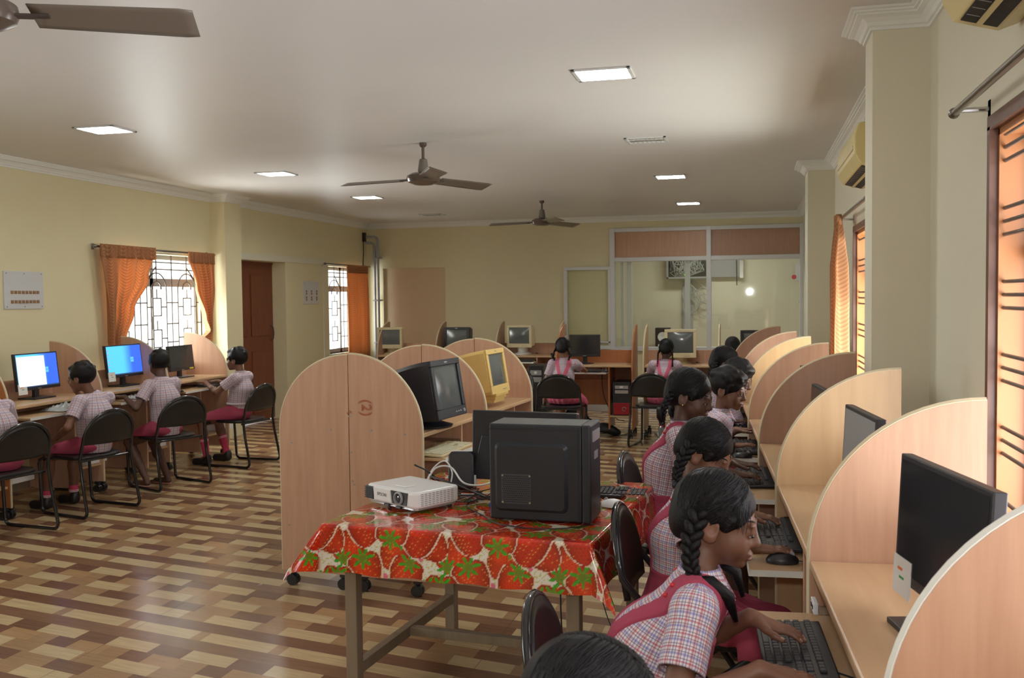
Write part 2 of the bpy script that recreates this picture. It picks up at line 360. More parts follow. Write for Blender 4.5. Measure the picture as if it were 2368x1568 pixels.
def text(s, size, name, m, parent, loc, rot, ext=0.0006):
    c = bpy.data.curves.new(name, 'FONT'); c.body = s; c.size = size; c.extrude = ext; c.align_x = 'CENTER'; c.align_y = 'CENTER'
    o = bpy.data.objects.new(name, c); COL.objects.link(o)
    dg = bpy.context.evaluated_depsgraph_get(); me = bpy.data.meshes.new_from_object(o.evaluated_get(dg)); bpy.data.objects.remove(o)
    me.materials.clear(); me.materials.append(M[m]); me.name = name
    return link(name, me, parent, loc, rot)
ZC = 2.88
# ------------------------------------------------------------------ room shell
def wall(name, axis, p0, p1, t0, t1, z0, z1, openings, m, extra=None):
    """axis 0: wall plane x in [p0,p1] running along y; axis 1: plane y in [p0,p1] running along x"""
    b = MB()
    def bx(a, c, za, zb):
        if c - a < 1e-4 or zb - za < 1e-4: return
        (b.box(p0, p1, a, c, za, zb) if axis == 0 else b.box(a, c, p0, p1, za, zb))
    cur = t0
    for (a, c, za, zb) in sorted(openings):
        bx(cur, a, z0, z1); bx(a, c, z0, za); bx(a, c, zb, z1); cur = c
    bx(cur, t1, z0, z1)
    if extra: extra(b)
    return struct(b.build(name, m))
W1 = (8.50, 10.25, 0.95, 2.14); W2 = (13.68, 15.12, 0.80, 2.14); DR = (10.92, 12.27, 0.0, 2.145); W0 = (1.3, 3.9, 0.9, 2.14); W5 = (-1.75, -0.05, .72, 2.165)  # W0 and W5 are unseen openings, added to let fill light in
W3 = (1.05, 3.50, 0.72, 2.165); W4 = (5.25, 7.82, 0.72, 2.10)
GL = (-2.13, XR, 0.80, 2.69)
b = MB(); b.box(XL - 1.2, XR + 1.2, YF - .3, YB + 3.2, -0.1, 0); struct(b.build('floor', 'floor'))
b = MB(); b.box(XL - .3, XR + .3, YF - .3, YB + 3.2, ZC, ZC + .1); struct(b.build('ceiling', 'ceiling'))
wall('wall_left', 0, XL - 0.26, XL, YF, YB, 0, ZC, [W0, W1, DR, W2], 'wall', lambda b: b.box(XL, -6.015, 10.37, 10.74, 0, ZC))
def rp(b): b.box(0.535, XR, 4.655, 4.93, 0, ZC); b.box(0.535, XR, 9.65, 10.11, 0, ZC)
wall('wall_right', 0, XR, XR + 0.27, YF, YB, 0, ZC, [W5, W3, W4], 'wall_pale', rp)
wall('wall_back', 1, YB, YB + 0.15, XL - .26, XR + .27, 0, ZC, [(-5.93, -4.85, 0.0, 2.135), GL], 'wall')
b = MB(); b.box(-5.95, -4.83, YB + 0.04, YB + 0.15, 0, 2.15); struct(b.build('wall_back_recess', 'recess'))
wall('wall_front', 1, YF - .15, YF, XL - .26, XR + .27, 0, ZC, [], 'wall')
# cornice round the room, mitred
prof = [(0, 2.795), (.012, 2.795), (.012, 2.808), (.022, 2.812), (.030, 2.826), (.048, 2.842), (.072, 2.850), (.072, 2.858), (.085, 2.860), (.085, 2.868), (.10, 2.870), (.10, 2.88), (0, 2.88)]
def cornice(name, path):
    b = MB(); P = [Vector((x, y, 0)) for x, y in path]; off = []
    for i, p in enumerate(P):
        ns = []
        for a, c in ((i - 1, i), (i, i + 1)):
            if a >= 0 and c < len(P): d = (P[c] - P[a]).normalized(); ns.append(Vector((d.y, -d.x, 0)))
        off.append(ns[0] if len(ns) == 1 else ns[0] + ns[1] if ns[0].dot(ns[1]) < .9 else ns[0])
    n = len(prof); vs = [(p.x + o.x * a, p.y + o.y * a, z) for p, o in zip(P, off) for (a, z) in prof]; fs = []
    for i in range(len(P) - 1):
        for k in range(n): fs.append((i * n + k, i * n + (k + 1) % n, (i + 1) * n + (k + 1) % n, (i + 1) * n + k))
    fs += [tuple(range(n)), tuple(range((len(P) - 1) * n, len(P) * n))]
    b.add(vs, fs); return struct(b.build(name, 'cornice'))
cornice('trim_1', [(XL, YF), (XL, 10.37), (-6.015, 10.37), (-6.015, 10.74), (XL, 10.74), (XL, YB)])
cornice('trim_2', [(XL, YB), (XR, YB)])
cornice('trim_3', [(XR, YB), (XR, 10.11), (.535, 10.11), (.535, 9.65), (XR, 9.65), (XR, 4.93), (.535, 4.93), (.535, 4.655), (XR, 4.655), (XR, YF)])
b = MB(); b.box(XL, XL + .012, 10.75, 13.55, 2.15, 2.235); b.box(XL, XL + .012, 13.47, 13.55, 0, 2.15); struct(b.build('trim_4', 'wall_pale'))
b = MB(); b.box(XL, XL + .03, YF, 10.37, 0, 0.11); struct(b.build('baseboard_left', 'legwood'))
b = MB(); b.box(-4.6, 0.2, YB - 1.5, YB - 1.35, 0, 0.17); tag(b.build('cable_trunking_box', 'board'), 'low white trunking box on the floor behind the back row of desks', 'trunking')
# door
d = bpy.data.objects.new('door_1', None); COL.objects.link(d); struct(d); d.location = (XL - .235, 0, 0)
b = MB(); b.box(0, .035, 10.97, 12.27, 0.01, 2.13); b.build('door_leaf', 'door', d)
b = MB()
for (a, c) in ((11.07, 11.55), (11.66, 12.15)):
    for (z0, z1) in ((0.12, 0.95), (1.15, 1.98)): b.box(.035, .047, a, c, z0, z1)
b.build('door_panel', 'door', d, bevel=.01)
b = MB(); b.box(.0, .06, 10.92, 10.97, 0, 2.145); b.box(0, .05, 10.97, 12.27, 2.12, 2.145); b.build('door_frame', 'door', d)
b = MB(); b.tube([(.04, 12.19, 1.08), (.075, 12.19, 1.10), (.085, 12.19, 1.18), (.075, 12.19, 1.26), (.04, 12.19, 1.28)], .008); b.build('door_handle', 'iron', d, smooth=True)
# left windows with iron grilles
def left_window(n, wy0, wy1, z0, z1):
    w = bpy.data.objects.new('window_%d' % n, None); COL.objects.link(w); struct(w); w.location = (XL - .16, 0, 0)
    f = MB(); t = .05
    f.box(-.03, .03, wy0, wy1, z1 - t, z1); f.box(-.03, .03, wy0, wy1, z0, z0 + t); f.box(-.03, .03, wy0, wy0 + t, z0, z1); f.box(-.03, .03, wy1 - t, wy1, z0, z1)
    zt = z0 + (z1 - z0) * .745; f.box(-.03, .03, wy0, wy1, zt - .045, zt + .045)
    k = max(2, round((wy1 - wy0) / .85)); 
    for i in range(1, k): y = wy0 + (wy1 - wy0) * i / k; f.box(-.03, .03, y - .03, y + .03, z0, z1)
    f.build('window_frame', 'grey', w)
    g = MB(); r = .007; x = .09; mods = round((wy1 - wy0) / .58); mw = (wy1 - wy0) / mods
    def ln(a, b_): g.tube([(x, a[0], a[1]), (x, b_[0], b_[1])], r, 6)
    for h in (z0 + .06, z1 - .16, z0 + (z1 - z0) * .93): ln((wy0, h), (wy1, h))
    for m in range(mods):
        c = wy0 + mw * (m + .5); hw = mw / 2
        zs = z0 + (z1 - z0) * .68; za = z0 + .08
        for s in (-1, 1):
            ln((c + s * hw * .98, z0), (c + s * hw * .98, z1)) if s == 1 else None
            ln((c + s * hw * .62, za), (c + s * hw * .62, zs)); ln((c + s * hw * .27, zs), (c + s * hw * .27, zs + .05))
        # nested rectangles and joining rods
        for (q0, q1) in ((.10, .30), (.46, .66)):
            a, e = za + (zs - za) * q0 / .76, za + (zs - za) * q1 / .76
            for s in (-1, 1): ln((c + s * hw * .27, a), (c + s * hw * .27, e)); ln((c + s * hw * .27, (a + e) / 2), (c + s * hw * .62, (a + e) / 2))
            ln((c - hw * .27, a), (c + hw * .27, a)); ln((c - hw * .27, e), (c + hw * .27, e)); ln((c, e), (c, e + .10))
        for q in (.2, .48, .8):
            zz = za + (zs - za) * q
            for s in (-1, 1): ln((c + s * hw * .62, zz), (c + s * hw * .98, zz))
        for rad in (hw * .62, hw * .3): g.tube([(x, c + rad * cos(pi * t_ / 12), zs + rad * sin(pi * t_ / 12)) for t_ in range(13)], r, 6)
        ln((c, zs + hw * .3), (c, z1)); ln((c - hw * .6, zs + .1), (c, z1 - .13)) if m % 2 else ln((c + hw * .6, zs + .1), (c, z1 - .13))
    g.build('window_grille', 'iron', w)
    s = MB(); s.box(-.02, .20, wy0 - .02, wy1 + .02, z0 - .03, z0); s.build('window_sill', 'wall_pale', w)
    p = MB(); p.box(-.01, -.004, wy0 + t, wy1 - t, z0 + t, z1 - t); p.build('window_pane', 'glass', w)
left_window(1, *W1); left_window(2, *W2); left_window(6, *W0)  # the last one is out of view, added for the left fill
# right windows: orange reveals, horizontal bars, brown frames
def right_window(n, wy0, wy1, z0, z1, barz):
    w = bpy.data.objects.new('window_%d' % n, None); COL.objects.link(w); struct(w); w.location = (XR, 0, 0)
    f = MB(); t = .035
    for (a, c, e, g) in ((wy0 - .03, wy1 + .03, z1 - .01, z1 + .035), (wy0 - .03, wy1 + .03, z0 - .03, z0), (wy1 - .006, wy1 + .03, z0, z1), (wy0 - .03, wy0 + .006, z0, z1)):
        f.box(-.015, .012, a, c, e, g)
    f.build('window_frame', 'frame', w)
    r = MB(); r.box(.012, .27, wy1 - .02, wy1 + .0, z0, z1); r.box(.012, .27, wy0, wy0 + .02, z0, z1); r.box(.012, .27, wy0, wy1, z1 - .03, z1 - .005); r.box(.012, .27, wy0, wy1, z0, z0 + .03)
    r.build('window_reveal', 'reveal', w)
    g = MB()
    for z in barz: g.cyl((.030, wy0 + .01, z), (.030, wy1 - .01, z), .0065, 10)
    g.build('window_bars', 'barmat', w, smooth=True)
    o = MB(); kk = 4
    for i in range(kk + 1):
        y = wy0 + .02 + (wy1 - wy0 - .04) * i / kk; o.box(.105, .145, y - .028, y + .028, z0, z1)
    o.box(.105, .145, wy0, wy1, z1 - .07, z1); o.box(.105, .145, wy0, wy1, z0, z0 + .07); o.box(.105, .145, wy0, wy1, 1.72, 1.78)
    o.build('shutter_frame', 'frame', w)
bz = []
for g_ in range(6):
    for k in range(3): bz.append(0.83 + g_ * .240 + k * .043)
right_window(3, *W3, [z + .02 for z in bz]); right_window(4, *W4, [z for z in bz if z < 2.07]); right_window(7, *W5, [z + .02 for z in bz])  # the last one is out of view, added for the right fill
# partition window with laminate panels on top
w = bpy.data.objects.new('window_5', None); COL.objects.link(w); struct(w); w.location = (0, YB, 0)
f = MB(); x0, x1, z0, z1 = GL; x1 = XR
for (a, c, e, g) in ((x0, x1, z1 - .06, z1), (x0, x1, z0 - .03, z0 + .035), (x0, x1, 2.17, 2.235), (x0, x0 + .075, z0, z1), (-.645, -.575, z0, z1), (x1 - .05, x1, z0, z1)):
    dd = .004 if g - e > 1 else 0; f.box(a, c, -.05 - dd, .10 + dd, e - dd * .5, g + dd * .5)
f.box(-1.98, -1.93, .10, .15, z0, 2.17); f.box(-1.88, -1.80, .06, .12, z0, 2.17); f.box(-.98, -.90, .06, .12, z0, 2.17)
f.build('window_frame', 'alu', w, bevel=.004)
f = MB(); f.box(x0 + .07, -.64, .0, .02, 2.235, 2.63); f.build('laminate_panel', 'lam', w)
f = MB(); f.box(-.575, x1 - .05, .0, .02, 2.235, 2.63); f.build('laminate_panel', 'lam_shade', w)
for a, c in ((x0 + .07, -.64), (-.575, x1 - .05)): f = MB(); f.box(a, c, .03, .036, z0 + .03, 2.175); f.build('glass_pane', 'glass', w)
# sliding glass panel pushed in front of the wall
t = thing('sliding_glass_panel', 'white aluminium framed sliding glass panel on the back wall left of the partition', 'sliding window', (-2.49, YB - .04, 0))
f = MB()
for (a, c, e, g) in ((-.375, .365, 2.05, 2.10), (-.375, .365, .80, .86), (-.375, -.32, .86, 2.05), (.33, .365, .86, 2.05)): f.box(a, c, -.02, .02, e, g)
f.box(-.375, .365, -.02, .02, .90, .925)
f.build('panel_frame', 'alu', t, bevel=.003)
f = MB(); f.box(-.32, .33, -.003, .003, .925, 2.05); f.build('glass_pane', 'glass', t)
f = MB(); f.box(-.362, -.335, -.032, -.02, 1.02, 1.20); f.build('latch', 'steel', t, bevel=.003)
# small room behind the glass
b = MB(); b.box(-2.6, XR + .6, 17.6, 17.7, 0, ZC); b.box(-2.6, -2.5, YB + .15, 17.6, 0, ZC); b.box(XR + .35, XR + .6, YB + .15, 17.6, 0, ZC)
struct(b.build('wall_server_room', 'wall_pale'))
area('server_room_light', (-.6, 16.3, 2.8), (0, 0, 0), 1.2, .3, 14, (.98, 1, .93))
t = thing('network_rack', 'open wall rack full of grey patch cables behind the partition glass', 'network rack', (-1.07, 17.45, 0))
b = MB(); b.box(-.36, .36, -.1, .14, 1.93, 1.96); b.box(-.36, .36, -.1, .14, 2.42, 2.45); b.box(-.36, -.33, -.1, .14, 1.93, 2.45); b.box(.33, .36, -.1, .14, 1.93, 2.45); b.build('rack_frame', 'grey', t)
b = MB(); b.box(-.33, .33, .05, .14, 1.96, 2.42); b.box(-.31, .31, -.04, .05, 2.30, 2.38); b.box(-.31, .31, -.04, .05, 2.04, 2.12); b.build('switch_panel', 'black', t)
b = MB(); b.box(-.16, .2, -.05, -.04, 2.29, 2.34); b.build('label_strip', 'paper', t)
b = MB(); rnd = random.Random(3)
for i in range(46):
    x = rnd.uniform(-.3, .3); x2 = rnd.uniform(-.28, .28); pts = [(x, -.05, rnd.choice((2.33, 2.08)))]; 
    for k in range(1, 5): pts.append((x + (x2 - x) * k / 5 + rnd.uniform(-.06, .06), -.08 - rnd.uniform(0, .05), 2.30 - .3 * k / 5 + rnd.uniform(-.06, .06)))
    pts.append((x2 * .4 - .1, -.03, 1.96)); b.tube(pts, .0055, 5)
o = b.build('patch_cables', 'cableg', t, smooth=True)
b = MB(); b.box(-.10, -.08, -.06, -.05, 1.99, 2.0); b.box(-.05, -.02, -.06, -.05, 1.99, 2.0); b.build('status_lights', 'green_led', t)
t = thing('hanging_network_cables', 'tangled grey cables hanging below the network rack', 'cable', (-1.07, 17.5, 0))
b = MB()
for i in range(9):
    cx = rnd.uniform(.0, .3); pts = [(rnd.uniform(-.1, .1), 0, 1.93)]
    for k in range(9): a = k / 8 * 2 * pi + i; pts.append((cx + cos(a) * .11, rnd.uniform(-.05, .0), 1.68 - i * .04 + sin(a) * .14))
    b.tube(pts, .006, 5)
b.build('cable_coil', 'cableg', t, smooth=True)
b = MB(); b.box(-.09, .02, .03, .08, .75, 1.9); b.box(.04, .09, .03, .07, .75, 1.9); b.build('cable_channel', 'pipe', t)
t = thing('wall_box_panel', 'dark grey green shallow box panel high on the server room wall', 'panel', (-.37, 17.55, 0))
b = MB(); b.box(-.3, .2, -.06, .05, 1.95, 2.42); b.build('panel_body', 'grey', t); b = MB(); b.box(.2, .26, -.07, .05, 1.93, 2.42); b.build('panel_edge', 'steel', t); b = MB(); b.tube([(.14, -.08, 2.4), (.15, -.08, 1.8)], .008, 6); b.build('panel_cable', 'cablek', t)
t = thing('electrical_switch_box', 'grey meter box with red switch and looping cable behind the glass at far right', 'switch box', (.86, 17.4, 0))
b = MB(); b.box(-.1, .12, 0, .12, 1.86, 2.16); b.build('box_body', 'board', t, bevel=.01); b = MB(); b.cyl((-.12, -.0, 1.93), (-.12, .04, 1.93), .04); b.build('red_switch', 'redbtn', t)
b = MB(); b.tube([(.0, -.01, 1.86), (.02, -.03, 1.7), (-.04, -.03, 1.5), (.0, -.03, 1.38), (.06, -.03, 1.5), (.04, -.02, 1.7)], .008, 6); b.build('cable_loop', 'cableg', t, smooth=True)
t = thing('shelf_speaker', 'dark loudspeaker with pale round cones standing behind the partition glass', 'loudspeaker', (-1.49, 17.3, .55))
b = MB(); b.box(-.13, .13, -.1, .1, 0, .52); b.build('cabinet', 'black', t, bevel=.01)
b = MB(); b.lathe([(.085, 0), (.085, .012), (.05, .012), (.03, .004)], T=Matrix.Translation((0, -.1, .36)) @ Matrix.Rotation(pi / 2, 4, 'X')); b.build('woofer_ring', 'white', t, smooth=True)
b = MB(); b.lathe([(.06, 0), (.06, .012), (.03, .012)], T=Matrix.Translation((0, -.1, .12)) @ Matrix.Rotation(pi / 2, 4, 'X')); b.build('lower_ring', 'white', t, smooth=True)
b = MB(); b.box(-2.2, 1.1, 17.0, 17.6, .5, .55); tag(b.build('server_room_shelf', 'desk'), 'low counter along the wall of the small room behind the glass', 'shelf')

# ------------------------------------------------------------------ ceiling lights and fans
def light_fixture(x, y, on, label):
    t = thing('ceiling_light', label, 'ceiling light', (x, y, ZC), 0, 'recessed ceiling lights')
    hx, hy = .165, .145; b = MB()
    for (a, c, e, g) in ((-hx, hx, -hy, -hy + .022), (-hx, hx, hy - .022, hy), (-hx, -hx + .022, -hy, hy), (hx - .022, hx, -hy, hy)): b.box(a, c, e, g, -.010, 0)
    b.build('frame', 'alu', t, bevel=.002)
    b = MB(); b.box(-hx + .02, hx - .02, -hy + .02, hy - .02, -.0035, -.001); b.build('reflector', 'tubeon' if on else 'mirror', t)
    b = MB()
    for i in range(1, 8): xx = -hx + .02 + (2 * hx - .04) * i / 8; b.box(xx - .0012, xx + .0012, -hy + .02, hy - .02, -.012, -.004)
    b.box(-hx + .02, hx - .02, -.002, .002, -.012, -.004); b.build('louvre', 'mirror', t)
    b = MB()
    for yy in (-.06, .06): b.cyl((-hx + .03, yy, -.008), (hx - .03, yy, -.008), .0035, 8)
    b.build('lamp_tube', 'tubeon' if on else 'tubeoff', t)
k = 1.26 / 1.23
for (x, y, on, lb) in ((-.78, 5.37, 1, 'lit recessed square ceiling light nearest the camera, right of the fan'), (-.785, 7.71, 0, 'unlit mirror louvre ceiling light in the right hand row'),
                       (-.787, 10.13, 1, 'lit ceiling light beyond the unlit one in the right row'), (-.788, 13.1, 1, 'lit ceiling light closest to the partition at the back right'),
                       (-4.44, 6.06, 1, 'lit ceiling light nearest the camera in the left row'), (-4.44, 8.63, 1, 'lit ceiling light in the middle of the left row, left of the fan'),
                       (-4.45, 10.96, 1, 'lit ceiling light furthest along the left row'), (-4.48, 13.5, 0, 'unlit ceiling light near the back left corner')):
    light_fixture(x * k, y * k, on, lb)
def fan(x, y, zb, a0, label, R=.70, hs=1.25):
    t = thing('ceiling_fan', label, 'ceiling fan', (x, y, 0), 0, 'ceiling fans')
    b = MB(); b.cyl((0, 0, zb + .1), (0, 0, ZC), .012, 12); b.build('down_rod', 'fanb', t, smooth=True)
    b = MB(); b.lathe([(.03, ZC), (.032, ZC - .02), (.018, ZC - .035)]); b.build('top_canopy', 'fanb', t, smooth=True)
    b = MB(); b.lathe([(.018, zb + .17), (.032, zb + .16), (.045, zb + .075), (.04, zb + .05)]); b.build('motor_cup', 'fanblade', t, smooth=True)
    b = MB(); b.lathe([(r_ * hs, z_) for r_, z_ in [(.02, zb + .055), (.075, zb + .05), (.105, zb + .03), (.11, zb + .005), (.10, zb - .02), (.06, zb - .04), (.0, zb - .045)]], 32); b.build('motor_housing', 'fanb', t, smooth=True)
    for i in range(3):
        a = a0 + i * 2 * pi / 3; T = Matrix.Rotation(a, 4, 'Z')
        b = MB(); b.box(.09, .2, -.02, .02, zb - .005, zb + .002, T); b.build('blade_bracket', 'iron', t)
        def fn(u, v):
            r = .15 + (R - .15) * u; wdt = .060 + .014 * u; s = (v - .5) * 2 * wdt
            if u > .97: s *= .9
            return T @ Vector((r, s, zb + .0 - s * .30 - .01 * u))
        b = MB(); b.grid(fn, 12, 6); b.build('blade', 'fanblade', t, smooth='all', solid=.003)
fan(-2.56, 7.50, 2.585, radians(-62), 'brown three-blade ceiling fan hanging in the middle of the room')
fan(-2.62, 12.4, 2.60, radians(-60), 'small looking brown ceiling fan furthest away near the back wall')
fan(-2.21, 2.45, 2.475, radians(22), 'dark ceiling fan cut off at the top left corner, its blade pointing right', .62, 1.0)

# ------------------------------------------------------------------ curtains, rods, switch plates, pipes, air conditioners
def curtain(name, label, m, p0, p1, ztop, zbot, widths, waves, normal, group=None, amp=.03, header=.1, lean=0):
    """p0->p1 along the rod; widths: list of (z fraction from top, start, end) in 0..1 of p0->p1"""
    t = thing(name, label, 'curtain', (0, 0, 0), 0, group); P0, P1 = Vector((*p0, 0)), Vector((*p1, 0)); L = (P1 - P0).length; nrm = Vector((*normal, 0))
    def fn(u, v):
        for (fa, a0, a1), (fb, b0, b1) in zip(widths, widths[1:]):
            if fa <= v <= fb + 1e-6: q = (v - fa) / (fb - fa); q = q * q * (3 - 2 * q); s0 = a0 + (b0 - a0) * q; s1 = a1 + (b1 - a1) * q; break
        s = s0 + (s1 - s0) * u; g = amp * (.35 + .65 * min(1, v * 4)); w = sin(u * waves * 2 * pi + v * 1.5) * g + sin(u * waves * 4.7 * pi + 1 + v) * g * .3
        p = P0 + (P1 - P0) * s + nrm * (w + .02 + lean * v); return (p.x, p.y, ztop + (zbot - ztop) * v)
    nu, nv = 90, 60; b = MB(); b.grid(fn, nu, nv); o = b.build('curtain_panel', 'curtain', t, smooth='all', solid=.002)
    uv = o.data.uv_layers.new(name='UVMap'); uu = [((i // (nv + 1)) / nu * L, (i % (nv + 1)) / nv * (ztop - zbot)) for i in range((nu + 1) * (nv + 1))]
    for l in o.data.loops: uv.data[l.index].uv = uu[l.vertex_index]
    def fn2(u, v): p = P0 + (P1 - P0) * (widths[0][1] + (widths[0][2] - widths[0][1]) * u) + nrm * (.02 + .018 * sin(u * waves * 5 * pi)) ; return (p.x + nrm.x * .006, p.y + nrm.y * .006, ztop + .035 - v * (header + .03))
    b = MB(); b.grid(fn2, 80, 4); o = b.build('curtain_heading', 'curtain', t, smooth='all', solid=.006)
    uv = o.data.uv_layers.new(name='UVMap')
    for l in o.data.loops: uv.data[l.index].uv = ((l.vertex_index // 5) / 80 * L * 2, (l.vertex_index % 5) / 4 * .1)
    return t
def crod(label, a, c, z, x, m='rod'):
    t = thing('curtain_rod', label, 'curtain rod', (0, 0, 0), 0, 'curtain rods'); b = MB(); b.cyl((x, a, z), (x, c, z), .013, 12); b.build('rod', m, t, smooth=True)
    for y in (a, c):
        b = MB(); b.sphere((x, y, z), (.019, .03, .019)); b.build('finial', m, t, smooth=True)
        wx = XL if x < -3 else XR; b = MB(); b.cyl((wx, y + (.05 if y == a else -.05), z), (x, y + (.05 if y == a else -.05), z), .009, 8); b.box(min(wx, wx + .01), max(wx, wx + .01), y + (.03 if y == a else -.07), y + (.07 if y == a else -.03), z - .03, z + .03); b.build('bracket', 'steel', t)
xr = XL + .07
crod('dark rod above the left window over the seated boys', 8.18, 10.32, 2.17, xr); crod('dark rod above the window in the far left corner', 13.42, 15.15, 2.165, xr)
crod('shiny steel rod above the near right window', .8, 3.62, 2.235, XR - .10); crod('rod above the far right window behind the column', 5.05, 8.0, 2.20, XR - .10)
curtain('curtain', 'orange patterned curtain tied back on the left side of the left window', 'curtain', (xr, 8.22), (xr, 9.12), 2.16, 1.02, [(0, 0, 1), (.25, .04, .86), (.55, .1, .55), (.80, .12, .38), (.90, .14, .40), (1, .16, .48)], 5, (1, 0))
curtain('curtain', 'narrow orange curtain tied back on the right side of the left window', 'curtain', (xr, 9.74), (xr, 10.30), 2.15, .95, [(0, 0, 1), (.3, .25, .97), (.6, .55, .85), (.72, .68, .82), (.80, .40, .80), (.88, .45, .72), (1, .55, .7)], 4, (1, 0))
curtain('curtain', 'bright orange curtain hanging straight over the far left corner window', 'curtain', (xr, 14.15), (xr, 15.02), 2.14, .70, [(0, 0, 1), (.5, 0, 1), (1, 0, 1)], 6, (1, 0), amp=.02)
xc = XR - .10
curtain('curtain', 'golden orange curtain on the far side of the far right window', 'curtain', (xc, 7.15), (xc, 7.95), 2.19, .80, [(0, .72, 1), (.12, .6, 1), (.5, .35, .98), (1, .1, .95)], 5, (-1, 0), amp=.045, lean=.02)
curtain('curtain', 'sliver of orange curtain on the near side of the far right window beside the column', 'curtain', (xc, 5.2), (xc, 5.75), 1.85, .80, [(0, .1, .25), (.5, 0, .6), (1, 0, .9)], 4, (-1, 0), amp=.03)
def switchboard(label, y0, y1, z0, z1, rows, n):
    t = thing('switch_plate', label, 'switchboard', (XL, (y0 + y1) / 2, (z0 + z1) / 2)); w, h = (y1 - y0) / 2, (z1 - z0) / 2
    b = MB(); b.box(0, .012, -w, w, -h, h); b.build('plate', 'board', t, bevel=.003)
    for r in rows:
        for i in range(n): y = -w * .62 + 1.3 * w * i / (n - 1); b = MB(); b.box(.012, .018, y - w * .06, y + w * .06, r * h - h * .085, r * h + h * .085); b.build('switch', 'switch', t)
    b = MB()
    for yy in (-.88, 0, .88):
        for zz in (-.88, .88): b.cyl((.012, yy * w, zz * h), (.015, yy * w, zz * h), .005, 8)
    b.build('screws', 'steel', t)
switchboard('large white switch plate with two rows of switches on the left wall', 7.05, 7.53, 1.575, 1.905, (-.12, -.62), 8)
switchboard('small white switch plate between the dark door and the corner window', 12.79, 13.31, 1.57, 1.90, (.12, -.1, -.42, -.62), 3)
t = thing('conduit_pipes', 'grey conduit pipes running down the far left corner', 'pipe', (0, 0, 0)); b = MB()
for x_, z_ in ((-5.97, 2.66), (-6.03, 2.56)):
    b.tube([(XL + .03, YB - .12, z_), (x_ - .06, YB - .12, z_), (x_ - .015, YB - .12, z_ - .02), (x_, YB - .12, z_ - .07), (x_, YB - .12, .1)], .022, 10)
b.build('pipe', 'pipe', t, smooth=True); b = MB()
for z in (2.3, 1.6, .9): b.box(-6.06, -5.94, YB - .145, YB, z, z + .02)
b.build('clamp', 'grey', t)
b = MB(); t = thing('loose_wire', 'dark loose wire dangling beside the corner conduit pipes', 'wire', (0, 0, 0)); b.box(XL, XL + .04, YB - .2, YB - .12, 2.58, 2.73); b.tube([(XL + .02, YB - .2, 2.6), (XL + .03, YB - .22, 2.4), (XL + .01, YB - .21, 2.15)], .008, 6); b.build('wire', 'cablek', t)
def aircon(x, y0, y1, z0, label):
    t = thing('air_conditioner', label, 'air conditioner', (x, y0, z0)); L = y1 - y0; D = .215
    pr = [(0, .02), (-.06, .0), (-D + .03, .035), (-D, .09), (-D - .002, .20), (-D + .02, .26), (-.03, .285), (0, .285)]
    b = MB(); b.prism(pr, 1, 0, L); b.build('casing', 'ac', t, bevel=.008)
    T = Matrix.Translation((-.122, 0, .0165)) @ Matrix.Rotation(math.atan2(.035, .125), 4, 'Y')
    b = MB(); b.box(-.052, .052, .05, L - .05, -.003, .004, T); b.build('air_outlet', 'dark', t)
    b = MB(); b.box(-.008, .008, .05, L - .05, -.009, -.004, T); b.build('louvre', 'ac', t)
    b = MB()
    for i in range(1, 12): y = .05 + (L - .1) * i / 12; b.box(-.048, -.012, y - .0015, y + .0015, -.0045, -.002, T)
    b.build('outlet_fins', 'grey', t)
    b = MB(); b.box(-D - .006, -D, .05, L - .05, .12, .14); b.build('front_seam', 'cream', t)
aircon(XR, 5.72, 6.80, 2.31, 'yellowed split air conditioner on the right wall beyond the near column')
aircon(XR, 2.25, 3.20, 2.40, 'air conditioner cut off at the top right corner of the photo')
